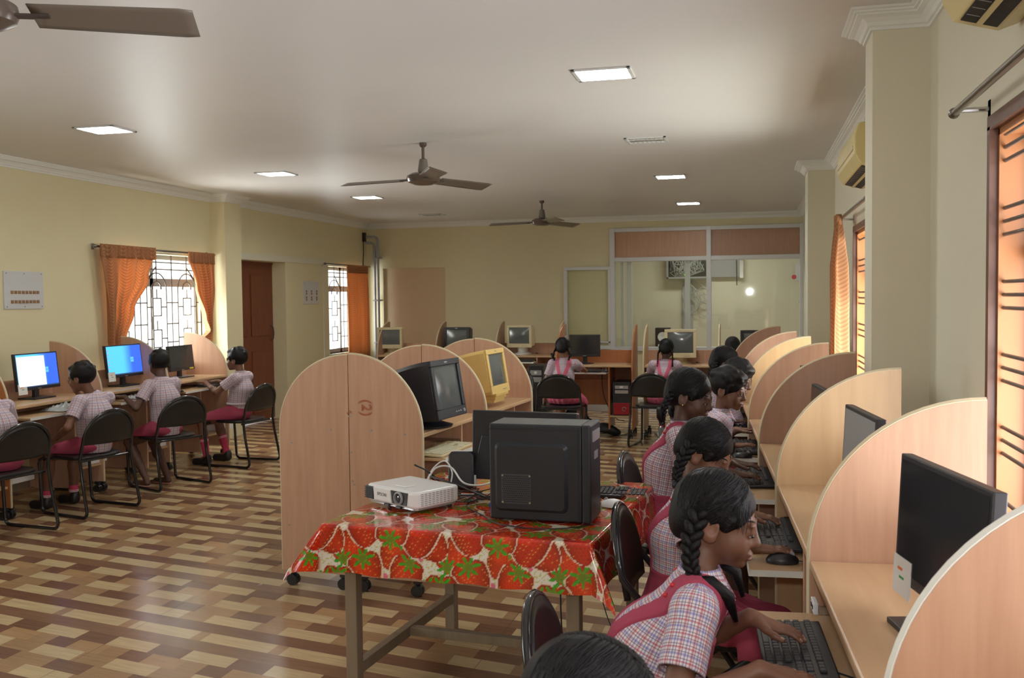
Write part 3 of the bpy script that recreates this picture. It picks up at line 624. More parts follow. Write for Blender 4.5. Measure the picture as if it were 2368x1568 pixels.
# ------------------------------------------------------------------ cubicle desks
def panel_prof(D, zd, zt, z0=.09, n=18):
    return [(0, z0), (0, zd)] + [(D * (1 - cos(t)), zd + (zt - zd) * sin(t)) for t in [pi / 2 * i / n for i in range(1, n + 1)]] + [(D, z0)]
def cubicle(label, loc, rotz, Wd, D, zd, zt, p0=False, p1=True, m0='lam', m1='lam', edge='edge', tray=(-.14, .27), bay=.36, cat='computer desk', group=None, edgecol='edge', back=.15):
    t = thing('computer_desk', label, cat, loc, rotz, group or ('right wall computer desks' if loc[0] > -.1 and loc[1] < 9.1 else 'left wall computer desks' if loc[0] < -5.3 else 'back row computer desks' if loc[1] > 11 else 'island computer desks'))
    def side(x, m):
        b = MB(); pr = panel_prof(D, zd, zt); b.prism(pr, 0, x - .009, x + .009); o = b.build('side_panel', m, t)
        b = MB(); n = len(pr); path = pr[:n - 1]
        b.tube([(x, y - .0005, z) for y, z in path], .0092, 6); b.build('edge_band', edgecol, o)
    if p0: side(.009, m0)
    if p1: side(Wd - .009, m1)
    b = MB(); x0 = .018 if p0 else .0; x1 = Wd - .018
    b.box(x0, x1, .0, D - .02, zd - .025, zd); b.build('desk_top', 'desk', t, bevel=.006)
    b = MB(); b.box(x0, x1, D - .02, D, .35, zd + back); b.build('back_board', m1, t)
    xb = Wd - bay
    b = MB(); b.box(xb - .009, xb + .009, .02, D - .03, .09, zd - .026); b.build('bay_side', m1, t, bevel=.002)
    b = MB(); b.box(xb + .009, Wd - .018, .02, D - .03, .235, .253); b.build('bay_shelf', 'desk', t)
    b = MB(); b.box(x0, xb, D - .06, D - .045, .33, zd - .2); b.build('modesty_panel', m1, t)
    b = MB(); b.box(x0 + .02, xb - .012, tray[0], tray[1], .745, .763); o = b.build('keyboard_tray', 'desk', t, bevel=.002)
    b = MB(); b.box(xb - .013, xb - .010, tray[0], tray[1], .744, .764); b.box(x0 + .02, xb - .012, tray[0] - .003, tray[0], .744, .764); b.build('tray_edge', 'edgew', o)
    b = MB()
    for x in (x0 + .03, xb - .03): b = MB(); b.box(x - .006, x + .006, .02, D - .1, .765, .785); b.build('tray_rail', 'steel', o)
    for x in (.03, Wd - .03):
        for y in (.05, D - .06):
            b = MB(); b.cyl((x - .022, y, .032), (x - .004, y, .032), .032, 16); b.cyl((x + .004, y, .032), (x + .022, y, .032), .032, 16); b.sphere((x, y, .045), (.018, .026, .026)); b.box(x - .016, x + .016, y - .02, y + .02, .07, .092)
            b.build('caster', 'caster', t, smooth=True)
    return t
RA = radians(-90 + 3.1)
DY = [0.60, 1.66, 2.72, 3.80, 4.85, 5.80, 6.68, 7.62, 9.05]
def rx(y): return .157 - (y - 2.72) * .0527
cols = ['lam', 'lam', 'lam', 'lam_lit', 'lam_shade', 'lam', 'lam_lit', 'lam_shade', 'lam']  # one laminate throughout; tones carry window light and shade per divider
names = ['laminate desk cubicle closest to the camera, mostly below the frame', 'desk cubicle whose rounded divider fills the bottom right corner', 'desk cubicle with the large black flat monitor, second from the camera',
         'desk cubicle toned pale yellow for window light in front of the first wall column', 'desk cubicle toned brown for shade just behind the yellowish divider on the right', 'pinkish desk cubicle under the far right window', 'desk cubicle with divider toned golden for window light below the hanging curtain', 'furthest desk cubicle of the right hand row']
UN = []
for i in range(8):
    yn, yf = DY[i], DY[i + 1]; xo = -.012 if i == 1 else 0
    u = cubicle(names[i], (rx(yf), yf, 0), RA, (yf - yn) - .004, .445, .90, 1.338, p0=(i == 7), p1=True, m0='lam_shade', m1=cols[i], group=None, edgecol='edge' if i != 1 else 'edgew')
    UN.append(u)
# power socket on the near divider, clear tape
b = MB(); 
# left row: user side faces +x
LA = radians(90)
lcols = ['lam_o', 'lam', 'lam', 'lam', 'lam']
LY = [5.25, 6.14, 7.22, 8.20, 9.28]
ln = ['orange edged desk cubicle cut off at the left border', 'left wall desk with the lit white and blue monitor', 'left wall desk with the bright blue desktop monitor', 'left wall desk with the dark monitor, last before the column']
for i in range(4):
    cubicle(ln[i], (-5.385, LY[i] + .003, 0), LA, LY[i + 1] - LY[i] - .006, .50, .845, 1.29, p0=False, p1=True, m1=('lam_o' if i == 0 else 'lam'), m0='lam', bay=.33 if i < 3 else .5, tray=(-.16, .25), edgecol='edge')
# island, two double rows back to back
IA = radians(90 - 5); ic, isn = cos(radians(5)), sin(radians(5))
def isl(x, y): # island frame -> world, origin at the front left corner of first divider
    return (-1.715 + x * ic + y * isn, 4.93 - x * isn + y * ic)
inames = ['island desk cubicle with the black tube monitor facing right', 'island desk cubicle with the yellowed tube monitor facing right']
for i in range(2):
    px, py = isl(0, .99 * i); cubicle(inames[i], (px, py, 0), IA, .975, .435, .895, 1.322, p0=True, p1=(i == 1), bay=.34, tray=(-.12, .2))
    # the units on the far side face the left wall
inames2 = ['desk unit backing onto the black tube monitor cubicle, facing the left wall', 'desk unit backing onto the yellowed monitor cubicle, facing the left wall']
for i in range(2):
    px, py = isl(-.875, .99 * i + .975); cubicle(inames2[i], (px, py, 0), IA - pi, .975, .435, .895, 1.316, p0=(i == 1), p1=True, m1='lam', bay=.34, tray=(.0, .3))
# markings and screws on the big divider
t = thing('handwritten_number', 'orange handwritten circled number on the big rounded divider', 'writing', (*isl(-.33, -.004), 1.03), radians(-5))
text('(2)', .085, 'numeral', 'ink', t, (0, 0, 0), (radians(90), radians(90), 0), .0008)
text('2', .035, 'small_numeral', 'ink', t, (-.105, 0, -.03), (radians(90), radians(60), 0), .0008)
b = MB()
for (x, z) in ((-.435, .98), (-.425, .78), (-.42, .62), (-.415, .44), (-.40, .28), (-.3, .905), (-.1, .89), (-.55, .90), (-.80, .82), (-.83, .35), (-.41, .60)):
    p = isl(x, -.0015); b.cyl((p[0], p[1] - .001, z), (p[0], p[1] + .001, z), .0055, 10)
tag(b.build('screw_holes', 'grey'), 'small dark screw heads scattered over the big rounded divider', 'screws')
# back row
bn = ['back row cubicle in the far left corner with a cream tube monitor', 'back row cubicle with the black tube monitor left of centre', 'back row cubicle with the cream monitor on a round white foot']
for i, (x0, x1) in enumerate(((-5.10, -4.25), (-4.24, -3.39), (-3.38, -2.50))):
    cubicle(bn[i], (x0, 12.80, 0), 0, x1 - x0, .50, .84, 1.295, p0=True, p1=(i == 2), bay=.3, m0='lam_shade', m1='lam', edgecol='edge')
cubicle('back row desk with the black flat monitor before the sliding glass panel', (-2.20, 11.1, 0), 0, .90, .50, .835, 1.285, p0=True, p1=True, bay=.28, m0='lam_o', m1='lam_o', edgecol='lam_o')
cubicle('back row desk with the cream tube monitor in front of the partition', (-1.19, 11.1, 0), 0, .86, .50, .835, 1.29, p0=True, p1=True, bay=.3, m0='lam_lit', m1='lam', edgecol='edge')
cubicle('rightmost back row desk carrying the big black tube monitor', (-.32, 11.1, 0), 0, .86, .50, .835, 1.29, p0=False, p1=False, bay=.3, edgecol='edge')

# ------------------------------------------------------------------ computers
def lcd(label, loc, rotz, w=.46, h=.275, z0=.10, screen='screen_off', tilt=6, sticker=False, foot='flat'):
    t = thing('flat_monitor', label, 'monitor', loc, rotz, 'flat monitors on the desks'); T = Matrix.Translation((0, 0, z0)) @ Matrix.Rotation(radians(-tilt), 4, 'X')
    b = MB(); b.box(-w / 2, w / 2, -.015, .012, 0, h, T); b.box(-w * .3, w * .3, .012, .035, h * .15, h * .8, T); b.build('bezel', 'black', t, bevel=.003)
    o = MB(); o.box(-w / 2 + .014, w / 2 - .014, -.0005, .0005, -h / 2 + .022, h / 2 - .014); so = o.build('screen', screen, t)
    so.matrix_local = T @ Matrix.Translation((0, -.0158, h / 2 + .003))
    if screen == 'scr_blue':
        sw, sh = w / 2 - .014, h / 2 - .018
        b = MB(); b.box(-sw, sw, -.0022, -.0008, -h / 2 + .022, -h / 2 + .032); x = b.build('taskbar', 'scr_bar', so)
        b = MB()
        for dx in (-.02, .004):
            for dz in (-.02, .004): b.box(sw * .42 + dx, sw * .42 + dx + .021, -.0022, -.0008, dz, dz + .021)
        b.build('window_logo', 'scr_cyan', so)
        b = MB()
        for k_ in range(6): b.box(-sw + .012, -sw + .022, -.0024, -.0008, sh - .04 - k_ * .033, sh - .03 - k_ * .033)
        b.build('desktop_icons', 'scr_red', so)
        if sticker == 'white':
            b = MB(); b.box(-sw + .004, sw * .36, -.0030, -.0010, -h / 2 + .03, sh - .012); b.build('open_window', 'scr_white', so)
    b = MB(); b.box(-.025, .025, .012, .045, .01, z0 + h * .4); b.build('stand_neck', 'black', t, bevel=.004)
    b = MB()
    if foot == 'flat': b.box(-.12, .12, -.07, .10, 0, .012)
    else: b.lathe([(.11, 0), (.11, .006), (.05, .015), (.02, .02)], 28)
    b.build('stand_foot', 'black', t, bevel=.002)
    if sticker:
        b = MB(); b.box(-w / 2 + .002, -w / 2 + .10, -.0185, -.0155, -.03, .055, T); x = b.build('sticker', 'paper', t)
        b = MB(); b.box(-w / 2 + .03, -w / 2 + .055, -.0195, -.0183, .026, .032, T); b.build('sticker_print', 'orange_s', x)
        b = MB(); b.box(-w / 2 + .04, -w / 2 + .066, -.0195, -.0183, .008, .013, T); b.build('sticker_mark', 'green_s', x)
    b = MB(); b.box(-.02, .02, -.0165, -.0150, .006, .011, T); b.build('maker_mark', 'silver', t)
    return t
def crt(label, loc, rotz, m='cream', w=.37, h=.35, d=.38, z0=.05, tilt=0, roll=0, foot=True, yaw=0, footm=None, step=False, buttons=False):
    t = thing('tube_monitor', label, 'monitor', loc, rotz, 'old tube monitors')
    T = Matrix.Translation((0, 0, z0)) @ Matrix.Rotation(radians(roll), 4, 'Y') @ Matrix.Rotation(radians(-tilt), 4, 'X')
    b = MB() # rear housing tapers away from the screen
    sec = [(-.02, 1.0, 1.0, 0), (.03, 1, 1, 0), (.10, .97, .97, 0), (d * .55, .86, .86, .02), (d * .85, .66, .70, .03), (d, .55, .55, .04)]
    vs = []; fs = []
    for (y, sx, sz, dz) in sec:
        a, c = w / 2 * sx, h / 2 * sz; cz = h / 2 + dz * .3; r = .02
        for (x, z) in ((-a + r, -c), (a - r, -c), (a, -c + r), (a, c - r), (a - r, c), (-a + r, c), (-a, c - r), (-a, -c + r)): vs.append(T @ Vector((x, y, z + cz)))
    for i in range(len(sec) - 1):
        for k_ in range(8): fs.append((i * 8 + k_, i * 8 + (k_ + 1) % 8, (i + 1) * 8 + (k_ + 1) % 8, (i + 1) * 8 + k_))
    fs.append(tuple(range(8))); fs.append(tuple(reversed(range(len(vs) - 8, len(vs))))); b.add(vs, fs); b.build('housing', m, t, smooth=True, bevel=.003)
    bw, bb = .034, .055; b = MB()
    for (x0, x1, z0_, z1_) in ((-w / 2, w / 2, h - bw, h), (-w / 2, w / 2, 0, bb), (-w / 2, -w / 2 + bw, bb, h - bw), (w / 2 - bw, w / 2, bb, h - bw)): b.box(x0, x1, -.035, -.019, z0_, z1_, T)
    b.build('front_bezel', m, t, bevel=.004)
    sw, sh = w / 2 - bw, (h - bw - bb) / 2; b = MB()
    def fn(u, v):
        x = (u * 2 - 1) * sw; z = (v * 2 - 1) * sh; return T @ Vector((x, -.022 - .011 * (1 - (x / sw) ** 2) * (1 - (z / sh) ** 2) ** .8 if abs(z) < sh else -.022, z + bb + sh))
    b.grid(fn, 14, 12); b.build('glass_screen', 'crt_glass', t, smooth='all')
    b = MB()
    if buttons:
        for k_ in range(3): b.sphere(tuple(T @ Vector((w * .12 + k_ * .028, -.036, .026))), (.008, .004, .004), 8, 6)
        b.cyl(tuple(T @ Vector((w * .39, -.033, .026))), tuple(T @ Vector((w * .39, -.041, .026))), .011)
        b.build('control_buttons', 'silver', t, smooth=True)
    else:
        for k_ in range(4): b.box(w * .1 + k_ * .02, w * .1 + .012 + k_ * .02, -.037, -.034, .018, .024, T)
        b.build('control_buttons', 'grey', t)
    b = MB(); b.box(-.018, .018, -.0365, -.0345, h - .02, h - .013, T); b.build('maker_mark', 'silver', t)
    if foot:
        b = MB(); b.lathe([(.13, 0), (.135, .012), (.10, .022), (.07, .032), (.075, z0 + .01), (.0, z0 + .012)], 28, c=(0, .12, 0)); b.build('swivel_foot', footm or m, t, smooth=True)
    if step:
        for k_ in range(3): b = MB(); b.box(-.12 + k_ * .01, .12 - k_ * .01, -.04 + k_ * .012, .16, z0 - .012 - k_ * .022, z0 + .008 - k_ * .022); b.build('stepped_base', m, t, bevel=.002)
    b = MB(); b.tube([(.05, d * .8, .1), (.08, d, .05), (.14, d * .8, .012), (.2, d * .5, .008)], .005, 6); b.build('power_cable', 'cablek', t, smooth=True)
    return t
def keyboard(label, loc, rotz, m='black', km='black', w=.44, d=.145, dist=True):
    t = thing('keyboard', label, 'keyboard', loc, rotz, 'keyboards'); T = Matrix.Rotation(radians(3), 4, 'X')
    b = MB(); b.box(-w / 2, w / 2, -d / 2, d / 2, .004, .018, T); b.build('key_base', m, t, bevel=.004)
    b = MB()
    kw = .0188
    for r in range(6):
        y = -d / 2 + .016 + r * .021 + (.006 if r == 5 else 0)
        for c in range(15):
            if r == 0 and 3 < c < 9: continue
            x = -w / 2 + .012 + c * kw; b.box(x, x + .0155, y - .0075, y + .0075, .018, .025, T)
        for c in range(3):
            if r in (2,): continue
            x = -w / 2 + .012 + 15.4 * kw + c * kw; b.box(x, x + .0155, y - .0075, y + .0075, .018, .025, T)
        for c in range(4):
            if r == 5: continue
            x = -w / 2 + .012 + 18.8 * kw + c * kw * .98; b.box(x, x + .015, y - .0075, y + .0075, .018, .025, T)
    x = -w / 2 + .012 + 4 * kw; y = -d / 2 + .016; b.box(x, x + 5 * kw - .003, y - .0075, y + .0075, .018, .025, T)
    b.build('keys', km, t, bevel=.0015, seg=1)
    b = MB(); b.tube([(.1, d / 2, .012), (.12, d / 2 + .03, .01), (.2, d / 2 + .06, .01)], .0022, 6); b.build('lead', 'cablek' if m != 'cream' else 'cableg', t, smooth=True)
    return t
M['keys'] = mat('black_keycaps', (0.035, 0.036, 0.04), 0.45)
def mouse(label, loc, rotz, m='black'):
    t = thing('mouse', label, 'mouse', loc, rotz); b = MB(); b.sphere((0, 0, .008), (.030, .052, .026), 20, 12); 
    b.v = [(x, y, max(z, 0.001)) for x, y, z in b.v]; b.build('shell', m, t, smooth=True)
    b = MB(); b.cyl((-.004, .03, .030), (.004, .03, .030), .008, 10); b.build('wheel', 'grey', t); b = MB(); b.tube([(0, .05, .008), (.0, .08, .005), (.03, .14, .004)], .002, 6); b.build('lead', 'cablek', t)
    return t
def pc(label, loc, rotz, w=.18, d=.40, h=.37, front='black', accent=None, drives=True):
    t = thing('computer_tower', label, 'computer', loc, rotz)
    b = MB(); b.box(-w / 2, w / 2, 0, d, 0, h); b.build('case', 'tower', t, bevel=.004)
    b = MB(); b.box(-w / 2, w / 2, -.02, 0, 0, h); b.build('front_panel', front, t, bevel=.006)
    if drives: b = MB(); b.box(-w * .38, w * .38, -.024, -.018, h * .8, h * .9); b.box(-w * .38, w * .38, -.024, -.018, h * .66, h * .76); b.build('disc_drive', 'silver', t, bevel=.002)
    if accent: b = MB(); b.box(-w / 2 + .006, w / 2 - .006, -.026, -.018, .01, h * .38); b.build('red_lower_panel', accent, t, bevel=.008)
    b = MB(); b.box(-.02, .015, -.0265, -.02, h * .83, h * .88); b.build('logo_sticker', 'paper', t)
    if accent: b = MB(); b.tube([(.03 + .022 * cos(a), -.028, h * .2 + .022 * sin(a)) for a in [k_ * .4 for k_ in range(14)]], .003, 6); b.build('swirl_emblem', 'silver', t)
    return t
# --- left wall row
lcd('black monitor showing a white window over a blue desktop, with a paper sticker', (-5.66, 6.78, .845), LA, w=.49, h=.30, z0=.075, screen='scr_blue', sticker='white')
lcd('black monitor showing a bright blue desktop, with a paper sticker', (-5.66, 7.92, .845), LA, w=.53, h=.30, z0=.085, screen='scr_blue', sticker=True)
x = lcd('switched off black monitor with a yellow label by the left window', (-5.68, 8.88, .845), LA, w=.44, h=.26, z0=.07)
b = MB(); b.box(.12, .19, -.02, -.0155, .008, .024, Matrix.Translation((0, 0, .07)) @ Matrix.Rotation(radians(-6), 4, 'X')); b.build('yellow_label', 'yellowlab', x)
keyboard('black keyboard on the tray of the boy looking at the blue screen', (-5.30, 7.98, .764), LA, km='keys')
keyboard('black keyboard on the tray of the boy beside the column', (-5.30, 8.95, .764), LA, km='keys')
mouse('small black mouse on the desk under the dark left monitor', (-5.34, 8.7, .764), LA)
def crumple(label, loc, sx, sy, sz):
    b = MB(); rr = random.Random(5); ph = [(rr.uniform(5, 40), rr.uniform(5, 40), rr.uniform(0, 6)) for _ in range(9)]
    def fn(u, v):
        x, y = (u - .5), (v - .5); e = max(0, 1 - 4 * x * x) * max(0, 1 - 4 * y * y); z = sum(sin(a * x + c * y + p) for a, c, p in ph) / 9
        return (x * sx, y * sy, .003 + sz * (e ** .5) * (.5 + abs(z) * 1.6))
    b.grid(fn, 40, 24); o = b.build('plastic_wrapping', 'plastic_bag', None, loc=loc, solid=.001); tag(o, label, 'plastic wrap'); return o
crumple('crumpled clear plastic covering the keyboard tray below the white window screen', (-5.36, 6.80, .766), .22, .50, .05)
crumple('crumpled plastic on the keyboard tray in front of the middle left boy', (-5.33, 7.62, .766), .2, .22, .03)
for y, lb in ((6.30, 'white computer case at the left border, low in the orange edged desk'), (7.18, 'white computer case low in the desk behind the nearest left boy'), (8.14, 'white computer case low in the desk behind the middle left boy'), (9.3, 'white computer case low in the last left desk')):
    b = MB(); b.box(-.36, 0, -.12, .12, 0, .085); o = b.build('computer_case', 'white', None, bevel=.004); o.location = (-5.42, y, .254); tag(o, lb, 'computer')
# --- island
crt('large black tube monitor tilted back on the island, buttons below its screen', (-1.655, 5.22, .895), IA + radians(-3), 'tower', w=.37, h=.33, d=.36, z0=.055, tilt=9, footm='tower', buttons=True)
crt('yellowed old tube monitor leaning on a stepped base on the island', (-1.66, 6.33, .895), IA + radians(0), 'yellow', w=.35, h=.30, d=.40, z0=.085, tilt=9, roll=0, foot=False, step=True)
keyboard('cream keyboard on the island tray below the black tube monitor', (*isl(.02, .27), .764), IA + radians(0), 'cream', 'beige', w=.46, d=.16)
b = MB(); b.tube([(isl(-.26, .13)[0], isl(-.26, .13)[1], .96), (isl(-.33, .2)[0], isl(-.33, .2)[1], 1.15)], .004); 
# --- back row
crt('cream tube monitor in the far left corner of the back row', (-5.00 + .02, 13.02, .84), radians(8), 'cream', w=.36, h=.30, d=.36, z0=.085, footm='cream')
crt('black tube monitor in the back row left of centre', (-3.98, 13.02, .84), radians(-3), 'tower', w=.37, h=.31, d=.36, z0=.075)
crt('cream tube monitor on a pale round foot in the back row', (-3.08, 13.02, .84), radians(-6), 'cream', w=.36, h=.31, d=.36, z0=.10, footm='white')
lcd('black flat monitor in front of the seated girl, before the sliding glass panel', (-1.90, 11.36, .835), radians(2), w=.37, h=.26, z0=.085, tilt=2, foot='round')
crt('cream tube monitor in the back row before the partition', (-.78, 11.36, .835), radians(3), 'cream', w=.36, h=.33, d=.36, z0=.075)
crt('big black tube monitor at the right end of the back row', (.08, 11.40, .835), radians(0), 'black', w=.37, h=.36, d=.36, z0=.03)
for x, y, lb in ((-1.85, 11.02, 'black keyboard on the tray in front of the left back girl'), (-.85, 11.02, 'keyboard on the tray in front of the middle back girl'), (-3.05, 12.72, 'dark keyboard on the back tray below the cream monitor with a round foot')):
    keyboard(lb, (x, y, .764), 0, km='keys', w=.40)
mouse('black mouse beside the keyboard of the left back girl', (-1.60, 11.0, .764), 0)
pc('black tower with a glossy red lower front under the back row desk', (-1.435, 11.14, .254), 0, w=.20, d=.38, h=.385, accent='redcase')
pc('black tower with white drive fronts standing left of the back girls', (-2.62, 11.95, .15), 0, w=.19, d=.38, h=.62)
b = MB(); b.box(-2.74, -2.50, 11.92, 12.36, 0, .148); tag(b.build('amplifier_box', 'black', bevel=.006), 'flat black box on the floor carrying a tower left of the back girls', 'electronic box')
pc('black tower on the floor between the island and the back chairs', (-2.62, 10.6, .0), radians(12), w=.19, d=.36, h=.34, drives=False)
pc('black tower lying under the folding chair behind the island', (-2.88, 10.75, .0), radians(-5), w=.18, d=.36, h=.36, drives=False)
crt('small cream monitor stored on top of a black tower behind the island', (-2.88, 10.78, .362), radians(-10), 'cream', w=.30, h=.25, d=.3, z0=.0, foot=False)
# --- right row flat monitors (screens face the pupils, -x)
lcd('large black flat monitor with a paper sticker in the nearest right cubicle', (.385, 2.14, .90), RA + radians(9), w=.455, h=.285, z0=.07, tilt=3, sticker=True)
lcd('flat monitor with a greyish screen seen over the second divider', (.325, 3.10, .90), RA + radians(4), w=.40, h=.28, z0=.085, screen='grey', tilt=3)
lcd('flat monitor mostly hidden behind the yellowish divider, only its corner visible', (.295, 4.36, .90), RA + radians(3), w=.42, h=.25, z0=.07, tilt=3)
for i, y in ((4, 5.2), (5, 6.1), (6, 7.1), (7, 8.2)):
    lcd(['flat monitor inside the pinkish cubicle in front of the boy', 'flat monitor inside the yellow toned divider cubicle', 'flat monitor inside the brown toned cubicle near the far window', 'flat monitor inside the furthest right cubicle'][i - 4], (rx(y) + .25, y + .05, .90), RA, w=.44, h=.27, z0=.07, tilt=3)
kb = [('black keyboard under the hands of the nearest girl', (.105, 2.34, .764)), ('black keyboard beside the mouse hand of the second girl', (.082, 3.52, .764)), ('dusty black keyboard under the hands of the tall braided girl', (.02, 4.63, .764)),
      ('black keyboard under the hands of the boy in the right row', (-.035, 5.55, .764)), ('keyboard in front of the dark haired boy further back', (-.085, 6.45, .764)), ('keyboard at the furthest occupied right cubicle', (-.13, 7.35, .764))]
for lb, l in kb: keyboard(lb, l, RA, km='keys', w=.45, d=.16)
mouse('black mouse under the hand of the second girl', (.10, 3.19, .764), RA); mouse('mouse beside the hand of the boy in the right row', (-.04, 5.24, .764), RA)

# ------------------------------------------------------------------ chairs
def chair_loop():
    t = thing('folding_chair', '', 'chair', (0, 0, 0), 0, 'black folding chairs'); w = .232; R_ = .045   # faces +y, seat centre at the origin
    def arc(c, r, a0, a1, n=5, ax=1): return [(c[0], c[1] + r * cos(a0 + (a1 - a0) * k / n), c[2] + r * sin(a0 + (a1 - a0) * k / n)) for k in range(n + 1)]
    side = [(-w, .19, .435), (-w, .235, .42)] + [(-w, .245, .39), (-w, .225, .06)] + arc((-w - .0, .18, .055), .045, 0, -pi / 2, 4) + arc((-w - .02, -.24, .055), .045, -pi / 2, -pi, 4) + [(-w - .015, -.235, .30), (-w - .01, -.215, .45), (-w, -.235, .56)]
    top = [(-w * cos(a) * (1 if abs(cos(a)) > .1 else 1), -.245 - .06 * sin(a), .60 + .20 * sin(a)) for a in [pi * k / 14 for k in range(15)]]
    full = side + top + [(-x, y, z) for (x, y, z) in reversed(side)]
    b = MB(); b.tube(full, .0125, 10); b.build('frame', 'tube', t, smooth=True)
    for yy, zz in ((-.19, .425), (.19, .42)): b = MB(); b.cyl((-w, yy, zz), (w, yy, zz), .009); b.build('cross_bar', 'tube', t, smooth=True)
    b = MB(); n = 20; pr = []
    for k_ in range(n): a = 2 * pi * k_ / n; pr.append((.220 * (abs(cos(a)) ** .55) * (1 if cos(a) >= 0 else -1), .20 * (abs(sin(a)) ** .55) * (1 if sin(a) >= 0 else -1)))
    b.prism(pr, 2, .428, .455); b.build('seat', 'chair', t, bevel=.01)
    b = MB()
    def fn(u, v):
        a = pi * (1 - u); zz = .60 + .19 * sin(a) * v - .055 * (1 - v) * (1 - .15 * abs(cos(a))); x = .222 * cos(a) * (1 - .0 * v); return (x, -.232 - .045 * (zz - .56) / .22 - .02 * (1 - (x / .23) ** 2), zz)
    b.grid(fn, 22, 8); b.build('backrest', 'chair', t, smooth='all', solid=.02)
    return t
def chair_x():
    t = thing('folding_chair', '', 'chair', (0, 0, 0), 0, 'black folding chairs'); w = .20
    top = [(-w * cos(a), -.245 - .05 * sin(a), .66 + .21 * sin(a)) for a in [pi * k / 14 for k in range(15)]]
    side = [(-w, .26, .012), (-w, .05, .32), (-w, -.16, .56)]
    b = MB(); b.tube(side + top + [(-x, y, z) for (x, y, z) in reversed(side)], .0125, 10); b.build('back_frame', 'tube', t, smooth=True)
    w2 = w - .03; b = MB(); b.tube([(-w2, .2, .43), (-w2, .0, .28), (-w2, -.26, .03), (-w2 + .02, -.27, .014), (w2 - .02, -.27, .014), (w2, -.26, .03), (w2, .0, .28), (w2, .2, .43)], .0115, 10); b.build('rear_leg_frame', 'tube', t, smooth=True)
    b = MB(); b.cyl((-w, .2, .10), (w, .2, .10), .008); b.build('cross_bar', 'tube', t, smooth=True)
    b = MB(); pr = []
    for k_ in range(20): a = 2 * pi * k_ / 20; pr.append((.185 * (abs(cos(a)) ** .55) * (1 if cos(a) >= 0 else -1), .20 * (abs(sin(a)) ** .55) * (1 if sin(a) >= 0 else -1)))
    b.prism(pr, 2, .43, .46); b.build('seat', 'chair', t, bevel=.01)
    def fn(u, v):
        a = pi * (1 - u); zz = .67 + .195 * sin(a) * v - .09 * (1 - v); x = .19 * cos(a) * (.93 + .07 * v); return (x, -.225 - .05 * (zz - .56) / .3 - .015 * (1 - (x / .2) ** 2), zz)
    b = MB(); b.grid(fn, 22, 8); b.build('backrest', 'chair', t, smooth='all', solid=.022)
    return t
c0 = chair_loop(); first = True
for (x, y, a, lb) in ((-5.12, 5.70, 80, 'black folding chair cut off at the left border'), (-5.04, 6.54, 78, 'black folding chair under the nearest left boy'), (-5.02, 7.58, 67, 'black folding chair under the boy at the bright blue screen'),
                      (-4.95, 8.74, 83, 'black folding chair under the boy beside the column, turned a little'), (-1.99, 10.38, 2, 'black folding chair under the girl at the back flat monitor'),
                      (-.98, 10.62, -8, 'black folding chair under the girl at the back cream monitor'), (-.15, 10.55, 0, 'black folding chair under the hidden back right girl'),
                      (-2.72, 10.8, 170, 'dark grey folding chair with a glossy back, facing the camera behind the island')):
    if first: c0.location = (x, y, 0); c0.rotation_euler = (0, 0, radians(a)); c0['label'] = lb; first = False
    else: dup(c0, (x, y, 0), radians(a), lb)
c1 = chair_x(); first = True
for (x, y, a, lb) in ((-.30, 4.60, -96, 'black folding chair under the tall braided girl in the right row'), (-.17, 3.45, -92, 'black folding chair under the girl with shiny hair, beside the strawberry tablecloth'),
                      (-.24, 2.36, -88, 'black folding chair under the nearest profile girl, its back below the tablecloth corner'), (-.20, 5.55, -90, 'folding chair under the boy in the right row'), (-.2, 6.55, -90, 'folding chair under the pupil behind the boy'),
                      (-.25, 7.55, -90, 'folding chair under the furthest pupil of the right row'), (-.26, 1.30, -90, 'folding chair under the pupil whose head rises at the bottom edge')):
    if first: c1.location = (x, y, 0); c1.rotation_euler = (0, 0, radians(a)); c1['label'] = lb; first = False
    else: dup(c1, (x, y, 0), radians(a), lb)
# ------------------------------------------------------------------ demonstration table with the strawberry cloth
TA = radians(-5.5); TC = Vector((-1.02, 3.96, 0)); TX, TY = 1.06, 1.14; TZ = .755
t = thing('wooden_table', 'plain weathered wooden table under the strawberry tablecloth', 'table', TC, TA)
b = MB(); b.box(-TX / 2 + .01, TX / 2 - .01, -TY / 2 + .01, TY / 2 - .01, TZ - .03, TZ - .004); b.build('table_top', 'legwood', t)
b = MB(); b.box(-TX / 2 + .07, TX / 2 - .07, -TY / 2 + .06, -TY / 2 + .085, TZ - .11, TZ - .03); b.box(-TX / 2 + .07, TX / 2 - .07, TY / 2 - .085, TY / 2 - .06, TZ - .11, TZ - .03)
b.box(-TX / 2 + .06, -TX / 2 + .085, -TY / 2 + .06, TY / 2 - .06, TZ - .11, TZ - .03); b.box(TX / 2 - .085, TX / 2 - .06, -TY / 2 + .06, TY / 2 - .06, TZ - .11, TZ - .03); b.build('apron', 'legwood', t)
for sx in (-1, 1):
    for sy in (-1, 1):
        b = MB(); cx, cy = sx * (TX / 2 - .08), sy * (TY / 2 - .08); b.box(cx - .025, cx + .025, cy - .025, cy + .025, 0, TZ - .03); b.build('leg', 'legwood', t, bevel=.003)
for sx in (-1, 1):
    cx = sx * (TX / 2 - .08); b = MB(); b.box(cx - .018, cx + .018, -TY / 2 + .10, TY / 2 - .10, .14, .185); b.build('side_stretcher', 'legwood', t, bevel=.002)
b = MB(); b.box(-TX / 2 + .09, TX / 2 - .09, -.02, .02, .142, .18); b.build('middle_stretcher', 'legwood', t, bevel=.002)
